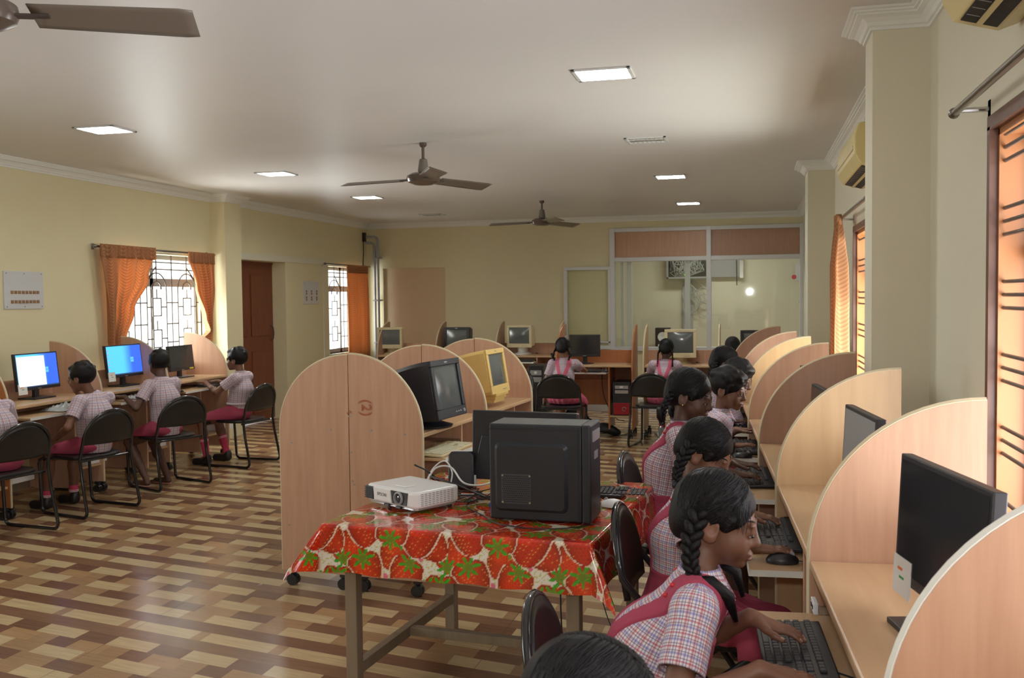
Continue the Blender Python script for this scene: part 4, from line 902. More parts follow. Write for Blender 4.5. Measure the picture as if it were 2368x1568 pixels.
# cloth: flat sheet folded over the four edges, print painted in sheet coordinates
def berry_layer(P, col, cx, cy, ang, sz, hue):
    sz = sz * 1.16
    x = (P[:, 0] - cx + .215) % .43 - .215; y = (P[:, 1] - cy + .17) % .34 - .17
    c, s_ = cos(ang), sin(ang); u = (x * c + y * s_) / sz; v = (-x * s_ + y * c) / sz          # v: stem up
    vv = np.clip((v + 1) / 2, 0, 1); wd = .92 * np.sqrt(np.clip(1 - (1 - vv * 1.02) ** 2.2, 0, 1)) * (1 - .35 * np.clip(vv - .6, 0, 1) ** 1.2 * 2)
    wd = np.where(vv > .86, wd * np.sqrt(np.clip(1 - ((vv - .86) / .14) ** 2, 0, 1)), wd)
    ins = (np.abs(u) < wd) & (v > -1) & (v < 1)
    out = (np.abs(u) < wd * 1.0 + .07) & (v > -1.07) & (v < 1.04); col[out] = (.80, .62, .45)
    rim = ins & (np.abs(u) > wd - .025)
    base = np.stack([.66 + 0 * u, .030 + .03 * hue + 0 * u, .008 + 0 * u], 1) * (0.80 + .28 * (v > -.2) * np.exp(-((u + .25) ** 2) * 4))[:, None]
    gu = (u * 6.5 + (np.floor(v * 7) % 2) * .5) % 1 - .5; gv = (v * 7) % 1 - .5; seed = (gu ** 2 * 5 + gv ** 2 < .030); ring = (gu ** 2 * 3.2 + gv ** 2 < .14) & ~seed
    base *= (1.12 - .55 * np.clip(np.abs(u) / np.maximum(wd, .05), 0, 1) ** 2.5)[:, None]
    base[seed] = (.70, .33, .06); base[ring] *= .72
    col[ins] = base[ins]; col[rim] = (.30, .012, .006)
    a = np.arctan2(v - .72, u); r = np.hypot(u, (v - .72) * 1.25); star = r < .22 + .40 * np.abs(np.cos(a * 3.5)) ** 2.2
    lf = np.stack([.06 + .10 * (r < .25), .22 + .2 * np.cos(a * 7) ** 2 * (r > .2), .015 + 0 * r], 1); m = star & (r < .66) & (v > .2); col[m] = lf[m]
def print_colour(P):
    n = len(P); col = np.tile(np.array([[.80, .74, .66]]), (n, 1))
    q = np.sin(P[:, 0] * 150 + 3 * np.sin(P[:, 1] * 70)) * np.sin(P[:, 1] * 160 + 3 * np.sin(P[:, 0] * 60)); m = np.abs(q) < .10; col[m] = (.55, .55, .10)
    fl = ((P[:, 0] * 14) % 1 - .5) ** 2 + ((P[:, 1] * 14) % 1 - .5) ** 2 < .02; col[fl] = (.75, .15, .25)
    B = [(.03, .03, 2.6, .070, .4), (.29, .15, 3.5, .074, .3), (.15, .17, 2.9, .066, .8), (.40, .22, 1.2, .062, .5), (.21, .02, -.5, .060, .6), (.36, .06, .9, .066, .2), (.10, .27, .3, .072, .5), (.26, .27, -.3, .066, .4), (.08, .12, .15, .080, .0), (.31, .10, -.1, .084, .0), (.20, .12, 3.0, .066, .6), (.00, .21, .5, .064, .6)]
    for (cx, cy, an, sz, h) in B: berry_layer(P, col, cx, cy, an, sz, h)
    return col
def tablecloth():
    hx, hy, dr = TX / 2, TY / 2, .185; st = .0045; nx = int((2 * hx + 2 * dr) / st); ny = int((2 * hy + 2 * dr) / st)
    U = np.linspace(-hx - dr, hx + dr, nx + 1); V = np.linspace(-hy - dr, hy + dr, ny + 1); u, v = np.meshgrid(U, V, indexing='ij'); u = u.ravel(); v = v.ravel()
    du = np.maximum(np.abs(u) - hx, 0); dv = np.maximum(np.abs(v) - hy, 0); su, sv = np.sign(u), np.sign(v)
    x = np.clip(u, -hx, hx); y = np.clip(v, -hy, hy); z = np.full_like(u, TZ + .003)
    e = np.hypot(du, dv); R0 = .012
    drop = np.where(e < R0 * pi / 2, R0 * (1 - np.cos(e / R0)), e - R0 * (pi / 2 - 1)); out0 = np.where(e < R0 * pi / 2, R0 * np.sin(e / R0), R0)
    th = np.arctan2(dv, du); cn = (du > 0) & (dv > 0)
    wav = np.sin(u * 21 + 1) * .006 + np.sin(v * 17) * .006
    flare = np.where(cn, .16 + .52 * np.sin(2 * th) ** 2, .16) + wav * 2
    hang = np.maximum(e - R0, 0)
    o = out0 + hang * np.sin(flare); z = z - np.where(e > R0 * pi / 2, R0 + (e - R0 * pi / 2) * np.cos(flare), drop)
    ox = np.where(e > 0, du / np.maximum(e, 1e-6), 0) * su; oy = np.where(e > 0, dv / np.maximum(e, 1e-6), 0) * sv
    # corner points are squeezed towards the fold direction so the corner hangs as a pointed fold
    k = np.where(cn, np.clip(hang / .12, 0, 1), 0); dx_, dy_ = su * .707, sv * .707
    ox = ox * (1 - .45 * k) + dx_ * .45 * k; oy = oy * (1 - .45 * k) + dy_ * .45 * k
    x = x + ox * o; y = y + oy * o
    ed = np.where((e > .15), np.sin((u + v) * 26) * .004 * (e - .15) / .035, 0); z = z + ed
    z = z + np.where(e == 0, .0008 * np.sin(u * 30) * np.sin(v * 26), 0)
    me = bpy.data.meshes.new('tablecloth'); vs = np.stack([x, y, z], 1)
    I = np.arange(nx * (ny + 1)).reshape(nx, ny + 1)[:, :ny].ravel(); F = np.stack([I, I + ny + 1, I + ny + 2, I + 1], 1)
    me.from_pydata(vs.tolist(), [], F.tolist()); me.polygons.foreach_set('use_smooth', [True] * len(F))
    col = print_colour(np.stack([u, v], 1)); ca = me.color_attributes.new('print', 'FLOAT_COLOR', 'POINT'); ca.data.foreach_set('color', np.concatenate([col, np.ones((len(col), 1))], 1).ravel().astype(np.float32))
    m = mat('strawberry_oilcloth', (1, 0, 0), 0.16, coat=.5); n = NT(m); at = n.new('ShaderNodeVertexColor'); at.layer_name = 'print'
    geo = n.new('ShaderNodeNewGeometry'); c = n.mix(geo.outputs['Backfacing'], at.outputs[0], (.70, .62, .66)); n.link(c, n.b.inputs['Base Color'])
    n.bump(n.noise(n.coords('Object', (1, 1, 1)), 7, 3), .35, .012)
    me.materials.append(m)
    return link('tablecloth', me, None, TC, (0, 0, TA))
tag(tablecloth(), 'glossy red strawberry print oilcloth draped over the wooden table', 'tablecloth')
ZT = TZ + .006
# computer tower lying upright, side panel to the camera
t = thing('computer_tower', 'dusty dark grey computer tower standing on the strawberry tablecloth', 'computer', (-.778, 3.70, ZT), radians(-2.5))
b = MB(); b.box(-.20, .165, -.095, .095, .006, .375); b.build('case', 'tower', t, bevel=.006)
b = MB(); b.box(.165, .20, -.097, .097, .002, .379); b.build('front_bezel', 'tower', t, bevel=.008)
b = MB(); b.box(-.195, .16, -.09, .09, .3745, .3765); b.build('dusty_top', 'dust', t)
b = MB(); b.box(-.2, .165, -.0975, -.094, .355, .358); b.box(.150, .153, -.0975, -.094, .01, .37); b.build('panel_seam', 'black', t)
def rrect(x0, x1, z0, z1, r, n=5):
    p = []
    for cx, cz, a0 in ((x1 - r, z1 - r, 0), (x0 + r, z1 - r, pi / 2), (x0 + r, z0 + r, pi), (x1 - r, z0 + r, 1.5 * pi)):
        for k_ in range(n + 1): a = a0 + pi / 2 * k_ / n; p.append((cx + r * cos(a), cz + r * sin(a)))
    return p
b = MB(); o_, i_ = rrect(-.178, .112, .038, .305, .022), rrect(-.166, .100, .050, .293, .016); n_ = len(o_)
vs = [(x, -.095, z) for x, z in o_] + [(x, -.108, z) for x, z in i_]; b.add(vs, [(k_, (k_ + 1) % n_, n_ + (k_ + 1) % n_, n_ + k_) for k_ in range(n_)] + [tuple(range(n_, 2 * n_))]); b.build('raised_side_panel', 'tower', t, smooth=True)
b = MB(); b.prism(rrect(-.148, -.030, .070, .185, .006), 1, -.1095, -.108); b.build('vent_recess', 'ventg', t)
b = MB()
for r_ in range(13):
    for c_ in range(15):
        x, z = -.141 + c_ * .0073 + (r_ % 2) * .0036, .078 + r_ * .0082
        if x < -.034: b.cyl((x, -.1103, z), (x, -.1094, z), .0028, 6)
b.build('vent_holes', 'dark', t)
b = MB()
for x in (-.143, -.035):
    for z in (.076, .179): b.cyl((x, -.1115, z), (x, -.1094, z), .004, 10)
b.build('vent_screws', 'steel', t, smooth=True)
b = MB(); b.box(.195, .205, -.06, .06, .31, .35); b.box(.195, .203, -.03, .03, .24, .27); b.build('front_ports', 'silver', t)
# projector
t = thing('projector', 'white projector with a lens and dark side grille on the tablecloth', 'projector', (-1.372, 3.82, ZT), radians(-31))
b = MB(); b.prism(rrect(-.162, .162, -.12, .12, .022), 2, .018, .088); b.build('body_shell', 'white', t, bevel=.012, seg=3, smooth=True)
b = MB(); b.prism(rrect(-.155, .155, -.112, .112, .02), 2, .012, .020); b.build('bottom_tray', 'silver', t)
b = MB(); b.box(-.163, -.108, -.1225, -.10, .026, .080); b.build('front_grille', 'black', t, bevel=.004)
b = MB()
for k_ in range(6): b.box(-.166, -.110, -.1245, -.118, .030 + k_ * .0085, .034 + k_ * .0085)
b.build('grille_slats', 'tower', t)
b = MB(); b.prism([(-.102, .030), (.012, .030), (.004, .078), (-.108, .078)], 1, -.1235, -.11); b.build('logo_plate', 'white', t)
text('EPSON', .020, 'maker_name', 'grey', t, (-.05, -.1245, .055), (radians(90), 0, 0))
b = MB(); b.prism([(.018, .028), (.108, .028), (.116, .080), (.010, .080)], 1, -.1235, -.11); b.build('lens_surround', 'black', t)
T = Matrix.Translation((.062, -.120, .054)) @ Matrix.Rotation(pi / 2, 4, 'X')
b = MB(); b.lathe([(.027, -.004), (.027, .010), (.021, .012), (.019, .002)], 28, T=T); b.build('lens_ring', 'grey', t, smooth=True)
b = MB(); b.sphere((.062, -.120, .054), (.017, .009, .017), 20, 12); b.build('lens', 'lens', t, smooth='all')
b = MB(); b.box(-.02, .05, -.08, -.02, .088, .094); b.build('focus_lever', 'white', t, bevel=.003)
b = MB(); b.cyl((-.02, -.108, .0), (-.02, -.108, .03), .008); b.box(-.035, -.005, -.125, -.11, .014, .022); b.build('front_foot', 'black', t)
b = MB(); b.box(.04, .07, -.124, -.11, .012, .020); b.build('sensor_window', 'black', t)
b = MB()
for k_ in range(7):
    for j_ in range(9): b.box(.1615, .1635, -.09 + j_ * .020, -.078 + j_ * .020, .030 + k_ * .0075, .0325 + k_ * .0075)
b.build('side_vents', 'grey', t)
for x in (-.13, .13): b = MB(); b.cyl((x, .09, 0), (x, .09, .014), .010); b.build('rear_foot', 'black', t)
# speaker
t = thing('loudspeaker', 'black desktop speaker tilted back beside the projector cables', 'loudspeaker', (-1.27, 4.20, ZT), radians(8))
T = Matrix.Rotation(radians(-8), 4, 'X')
b = MB(); b.prism([(-.06, 0), (.06, 0), (.058, .15), (.045, .165), (-.045, .165), (-.058, .15)], 1, -.05, .06, T); b.build('speaker_box', 'black', t, bevel=.01, seg=3, smooth=True)
b = MB(); b.box(-.045, .05, -.02, .05, .166, .170, T); b.build('white_top_label', 'paper', t); b = MB(); b.box(.058, .068, -.04, .0, .02, .06, T); b.box(.058, .066, -.02, .01, .08, .10, T); b.build('side_sockets', 'silver', t)
# monitor seen from behind the tower
t = thing('flat_monitor', 'black flat monitor on the table, partly hidden behind the computer tower', 'monitor', (-.975, 4.18, ZT), radians(-8))
T = Matrix.Translation((0, 0, .045)) @ Matrix.Rotation(radians(-2), 4, 'X'); b = MB(); b.box(-.25, .25, -.012, .018, 0, .31, T); b.build('bezel', 'black', t, bevel=.005)
b = MB(); b.box(-.12, .12, -.032, -.012, .04, .2, T); b.prism([(-.25, .0), (.25, .0), (.14, .17), (-.2, .20)], 1, -.02, -.012, T); b.build('rear_cover', 'tower', t, bevel=.005)
b = MB(); b.box(-.235, .235, .018, .020, .02, .295, T); b.build('screen', 'screen_off', t)
b = MB(); b.box(-.03, .03, -.04, -.01, .0, .15); b.build('stand_neck', 'black', t, bevel=.004); b = MB(); b.box(-.12, .12, -.09, .07, 0, .012); b.build('stand_foot', 'black', t, bevel=.004)
keyboard('black keyboard on the right edge of the strawberry tablecloth', (-.70, 4.17, ZT), radians(-2), km='keys', w=.34, d=.13)
mouse('white mouse beside the tower on the tablecloth', (-.545, 3.93, ZT), radians(80), 'white')
def cable(name, label, pts, r, m, n=6):
    # Catmull-Rom through the points
    P = [Vector(p) for p in pts]; P = [P[0] * 2 - P[1]] + P + [P[-1] * 2 - P[-2]]; out = []
    for i in range(1, len(P) - 2):
        for k_ in range(n):
            t_ = k_ / n; a, b_, c, d_ = P[i - 1], P[i], P[i + 1], P[i + 2]; out.append(.5 * ((2 * b_) + (c - a) * t_ + (2 * a - 5 * b_ + 4 * c - d_) * t_ ** 2 + (3 * b_ - a - 3 * c + d_) * t_ ** 3))
    out.append(P[-2]); b = MB(); b.tube(out, r, 7); return tag(b.build(name, m, smooth='all'), label, 'cable')
cable('white_cable', 'thick white cable arching from the projector to the tower', [(-1.36, 3.93, .80), (-1.335, 4.0, .88), (-1.27, 4.03, .885), (-1.20, 3.98, .83), (-1.12, 3.96, .825), (-1.03, 3.90, .86), (-.99, 3.82, .905), (-.93, 3.80, .905)], .0042, 'cablew')
cable('white_cable', 'white cable rising in a small loop behind the projector', [(-1.37, 3.95, .80), (-1.36, 4.05, .87), (-1.31, 4.07, .905), (-1.27, 4.05, .86), (-1.26, 4.0, .79), (-1.2, 4.05, ZT + .004), (-1.1, 4.1, ZT + .004)], .0035, 'cablew')
cable('black_cable', 'black cable looping across the tablecloth in front of the tower', [(-1.16, 3.95, ZT + .004), (-1.13, 3.80, ZT + .004), (-1.02, 3.66, ZT + .003), (-.94, 3.55, ZT + .003), (-.80, 3.49, ZT + .003), (-.66, 3.52, ZT + .003), (-.57, 3.60, ZT + .003)], .0025, 'cablek')
rr = random.Random(11)
t = thing('cable_tangle', 'tangle of thin black cables between projector, speaker and tower', 'cables', (0, 0, 0)); 
for i in range(8):
    pts = [(-1.30 + rr.uniform(-.02, .1), 3.97 + rr.uniform(0, .1), ZT + .02)]
    for k_ in range(6): pts.append((-1.24 + .05 * k_ + rr.uniform(-.04, .04), 3.98 + rr.uniform(-.14, .12), ZT + .006 + rr.uniform(0, .035)))
    pts.append((-.97, 3.92 + rr.uniform(-.05, .08), ZT + .02 + rr.uniform(0, .04))); b = MB(); b.tube([Vector(p) for p in pts], .0024, 6); b.build('thin_cable', 'cablek', t, smooth='all')
b = MB(); b.box(-1.045, -1.0, 3.83, 3.85, ZT, ZT + .018); b.build('blue_video_plug', 'blue', t, bevel=.003)
cable('black_cable', 'thick black lead from the top of the projector to the tower', [(-1.42, 3.98, .90), (-1.36, 3.99, .87), (-1.30, 4.03, .80), (-1.33, 3.93, .86), (-1.2, 3.86, .845), (-1.08, 3.86, .80), (-.98, 3.84, .775)], .004, 'cablek')
for i, pts in enumerate(([(-1.0, 4.45, .62), (-.95, 4.4, .45), (-.80, 4.3, .25), (-.7, 4.1, .12), (-.6, 4.0, .01)], [(-.88, 4.45, .62), (-.86, 4.4, .4), (-.84, 4.3, .2), (-.8, 4.15, .01)], [(-.74, 4.45, .62), (-.7, 4.4, .4), (-.6, 4.2, .18), (-.45, 4.1, .01), (-.3, 4.3, .01)])):
    cable('black_cable', ['leftmost black cable hanging below the tablecloth', 'middle black cable hanging straight below the tablecloth', 'thin black cable hanging below the tablecloth nearest the chair'][i], pts, .004 if i < 2 else .0025, 'cablek')
cable('black_cable', 'black mouse lead running over the right edge of the tablecloth', [(-.56, 3.98, ZT + .01), (-.50, 3.9, ZT + .008), (-.46, 3.80, ZT + .006), (-.44, 3.72, .70), (-.43, 3.7, .6)], .0025, 'cablek')
# bits on the floor at the back
def blob(name, label, cat, loc, s, m, seed):
    b = MB(); b.sphere((0, 0, s[2] * .8), s, 24, 14); r2 = random.Random(seed); ph = [(r2.uniform(4, 14), r2.uniform(4, 14), r2.uniform(4, 14), r2.uniform(0, 6)) for _ in range(5)]
    b.v = [(x + .02 * sum(sin(a * x + c * y + d_ * z + p) for a, c, d_, p in ph) / 2, y + .02 * sum(sin(a * y + c * z + p) for a, c, d_, p in ph) / 2, max(0.002, z + .018 * sum(cos(a * x + c * y + p) for a, c, d_, p in ph))) for x, y, z in b.v]
    return tag(b.build(name, m, None, smooth='all', loc=loc), label, cat)
blob('school_bag', 'dark bag slumped on the floor under the left back girl', 'bag', (-1.98, 11.35, 0), (.22, .18, .16), 'bagm', 2)
blob('shoulder_bag', 'flat black bag beside the chair leg of the left back girl', 'bag', (-1.62, 11.25, 0), (.16, .12, .06), 'bagm', 4)
for i, pts in enumerate(([(-2.1, 11.5, .01), (-1.9, 11.2, .01), (-1.6, 11.4, .01), (-1.5, 11.15, .01), (-1.35, 11.5, .01)], [(-1.1, 11.5, .01), (-.95, 11.1, .01), (-.75, 11.3, .01), (-.6, 11.1, .01), (-.5, 11.5, .3)], [(-1.72, 11.45, .80), (-1.68, 11.4, .45), (-1.55, 11.4, .2), (-1.45, 11.45, .15)])):
    cable('floor_cable', ['black cables snaking on the floor under the back flat monitor desk', 'black cable loops on the floor under the back cream monitor desk', 'thin cable hanging behind the tray of the left back girl'][i], pts, .005, 'cablek')
b = MB(); b.box(-.03, .03, -.0015, .0015, -.01, .012); 
t = thing('wall_socket', 'small white socket strip on the divider beneath the nearest right desk', 'socket', (.168, 2.60, .80), RA); b = MB(); b.box(-.03, .03, -.012, 0, 0, .03); b.build('socket_plate', 'white', t, bevel=.002); b = MB(); 
for x in (-.012, .012): b.box(x - .006, x + .006, -.0135, -.011, .01, .02)
b.build('socket_holes', 'dark', t)
# ------------------------------------------------------------------ people: smooth signed-distance bodies turned into meshes
def smin(a, b, k):
    h = np.maximum(k - np.abs(a - b), 0) / k; return np.minimum(a, b) - h * h * k * .25
def A3(p): return np.array(p, np.float32)
class Field:
    def __init__(s, lo, hi, h):
        s.lo = A3(lo); s.h = h; s.n = np.ceil((A3(hi) - s.lo) / h).astype(int) + 1; s.f = np.full(s.n, .06, np.float32)
    def _sl(s, lo, hi):
        a = np.clip(np.floor((A3(lo) - s.lo) / s.h).astype(int), 0, s.n); b = np.clip(np.ceil((A3(hi) - s.lo) / s.h).astype(int) + 1, 0, s.n)
        if np.any(b <= a): return None, None
        g = [s.lo[i] + s.h * np.arange(a[i], b[i], dtype=np.float32) for i in range(3)]
        return tuple(slice(a[i], b[i]) for i in range(3)), (g[0][:, None, None], g[1][None, :, None], g[2][None, None, :])
    def _put(s, sl, d, k, op):
        if op == 'add': s.f[sl] = smin(s.f[sl], d, k)
        else: s.f[sl] = -smin(-s.f[sl], d, k)
    def cap(s, a, b, ra, rb, k=.012, op='add', sq=None):
        a, b = A3(a), A3(b); m = max(ra, rb) + max(k, .01) + .05 * 0 + 2 * s.h
        sl, g = s._sl(np.minimum(a, b) - m, np.maximum(a, b) + m)
        if sl is None: return
        ab = b - a; L = max(float(ab @ ab), 1e-9); t = np.clip(((g[0] - a[0]) * ab[0] + (g[1] - a[1]) * ab[1] + (g[2] - a[2]) * ab[2]) / L, 0, 1)
        q = (g[0] - a[0] - ab[0] * t) ** 2 + (g[1] - a[1] - ab[1] * t) ** 2 + (g[2] - a[2] - ab[2] * t) ** 2
        s._put(sl, np.sqrt(q) - (ra + (rb - ra) * t), k, op)
    def ell(s, c, r, k=.012, op='add', R=None):
        c = A3(c); r = A3(r); m = float(r.max()) + max(k, .01) + 2 * s.h; sl, g = s._sl(c - m, c + m)
        if sl is None: return
        x, y, z = g[0] - c[0], g[1] - c[1], g[2] - c[2]
        if R is not None: x, y, z = (R[0][0] * x + R[1][0] * y + R[2][0] * z, R[0][1] * x + R[1][1] * y + R[2][1] * z, R[0][2] * x + R[1][2] * y + R[2][2] * z)
        k0 = np.sqrt((x / r[0]) ** 2 + (y / r[1]) ** 2 + (z / r[2]) ** 2); k1 = np.sqrt((x / r[0] ** 2) ** 2 + (y / r[1] ** 2) ** 2 + (z / r[2] ** 2) ** 2)
        s._put(sl, np.where(k1 > 1e-6, k0 * (k0 - 1) / np.maximum(k1, 1e-6), -float(r.min())), k, op)
    def clip(s, fn):
        g = [s.lo[i] + s.h * np.arange(s.n[i], dtype=np.float32) for i in range(3)]
        s.f = np.maximum(s.f, fn(g[0][:, None, None], g[1][None, :, None], g[2][None, None, :]).astype(np.float32))
    def mesh(s):
        f = s.f; f[0] = f[-1] = .05; f[:, 0] = f[:, -1] = .05; f[:, :, 0] = f[:, :, -1] = .05
        ins = f < 0; c = np.zeros(tuple(s.n - 1), np.uint8)
        for dx in (0, 1):
            for dy in (0, 1):
                for dz in (0, 1): c += ins[dx:dx + s.n[0] - 1, dy:dy + s.n[1] - 1, dz:dz + s.n[2] - 1]
        I = np.argwhere((c > 0) & (c < 8))
        if len(I) == 0: return np.zeros((0, 3)), np.zeros((0, 4), int)
        idx = np.full(tuple(s.n - 1), -1, np.int32); idx[I[:, 0], I[:, 1], I[:, 2]] = np.arange(len(I))
        acc = np.zeros((len(I), 3)); cnt = np.zeros(len(I))
        for ax in range(3):
            o = [i for i in range(3) if i != ax]
            for p in (0, 1):
                for q in (0, 1):
                    d = np.zeros(3, int); d[o[0]] = p; d[o[1]] = q; e = d.copy(); e[ax] = 1
                    A, B = I + d, I + e; fa = f[A[:, 0], A[:, 1], A[:, 2]]; fb = f[B[:, 0], B[:, 1], B[:, 2]]; m = (fa < 0) != (fb < 0)
                    t = np.where(m, fa / np.where(m, fa - fb, 1), 0); pt = d[None, :] + np.eye(3)[ax][None, :] * t[:, None]
                    acc += pt * m[:, None]; cnt += m
        V = (I + acc / cnt[:, None]) * s.h + s.lo; Q = []
        for ax in range(3):
            b_, c_ = [(1, 2), (2, 0), (0, 1)][ax]; sa = [slice(None)] * 3; sb = [slice(None)] * 3; sa[ax] = slice(0, -1); sb[ax] = slice(1, None)
            E = np.argwhere(ins[tuple(sa)] != ins[tuple(sb)]); E = E[(E[:, b_] > 0) & (E[:, c_] > 0)]
            E = E[(E[:, b_] < s.n[b_] - 1) & (E[:, c_] < s.n[c_] - 1)]
            eb, ec = np.eye(3, dtype=int)[b_], np.eye(3, dtype=int)[c_]
            g = lambda X: idx[X[:, 0], X[:, 1], X[:, 2]]
            q = np.stack([g(E - eb - ec), g(E - ec), g(E), g(E - eb)], 1); fl = ins[E[:, 0], E[:, 1], E[:, 2]]; q[~fl] = q[~fl][:, ::-1]; Q.append(q)
        return V, np.concatenate(Q)
def arr_mesh(name, V, Q, m, parent=None, smooth=True, relax=2):
    n = len(V)
    if n and relax:
        E = np.concatenate([Q[:, [0, 1]], Q[:, [1, 2]], Q[:, [2, 3]], Q[:, [3, 0]]]); 
        for _ in range(relax):
            a = np.zeros_like(V); c = np.zeros(n); np.add.at(a, E[:, 0], V[E[:, 1]]); np.add.at(c, E[:, 0], 1); np.add.at(a, E[:, 1], V[E[:, 0]]); np.add.at(c, E[:, 1], 1)
            V = V * .5 + .5 * a / np.maximum(c, 1)[:, None]
    me = bpy.data.meshes.new(name); me.vertices.add(n); me.vertices.foreach_set('co', V.astype(np.float32).ravel())
    me.loops.add(len(Q) * 4); me.loops.foreach_set('vertex_index', Q.astype(np.int32).ravel()); me.polygons.add(len(Q)); me.polygons.foreach_set('loop_start', np.arange(len(Q), dtype=np.int32) * 4)
    me.polygons.foreach_set('use_smooth', [True] * len(Q)); me.update(calc_edges=True); me.validate(); me.materials.append(M[m] if isinstance(m, str) else m)
    return link(name, me, parent), V
def nrm(v): v = A3(v); return v / max(np.linalg.norm(v), 1e-9)
def hand(F, wrist, fwd, up, side, sc, curl, k=.004, spread=1.0):
    """palm + four fingers + thumb; side = towards the thumb, up = back of the hand"""
    f, u, s_ = nrm(fwd), nrm(up), nrm(side); s_ = nrm(s_ - f * (s_ @ f)); u = nrm(np.cross(s_, f)) if np.dot(np.cross(s_, f), u) > 0 else -nrm(np.cross(s_, f)); w = A3(wrist); q = .072 * sc
    for o in (-.020, -.007, .007, .020): F.cap(w + f * .012 * sc + s_ * o * .55 * sc, w + f * q + s_ * o * 1.12 * sc, .0125 * sc, .0105 * sc, .010)
    tips = []
    for (o, L) in ((.0245, .062), (.008, .070), (-.008, .066), (-.0235, .052)):
        p = w + f * (q + .002 * sc) + s_ * o * sc; L *= sc; a = -.18; sp = o * 2.6 * spread; segs = (.42, .32, .26); r = .0078 * sc if abs(o) < .02 else .0072 * sc
        for i, g in enumerate(segs):
            d = nrm(f * cos(a) - u * -sin(-a) * -1 + s_ * sp) if False else nrm(f * cos(a) - u * sin(a) + s_ * sp); e = p + d * (L * g); F.cap(p, e, r, r * .93, k); p = e; r *= .93; a += curl
        tips.append((p, d, r))
    p = w + f * .022 * sc + s_ * .020 * sc; d = nrm(f * .75 + s_ * .66 - u * .12)
    for g, r, r2 in ((.030, .0125, .010), (.028, .0095, .0085), (.022, .0085, .0075)):
        e = p + d * g * sc; F.cap(p, e, r * sc, r2 * sc, k + .003); p = e; d = nrm(d + f * .28 - s_ * .12)
    tips.append((p, d, .0075 * sc)); return tips
def ik(a, b, l1, l2, pole):
    a, b, pole = A3(a), A3(b), nrm(pole); d = b - a; L = float(np.linalg.norm(d)); Lc = min(L, (l1 + l2) * .999); n = d / max(L, 1e-6); x = (l1 * l1 - l2 * l2 + Lc * Lc) / (2 * Lc); h = sqrt(max(l1 * l1 - x * x, 0)); pp = pole - n * (pole @ n); return a + n * x + nrm(pp) * h
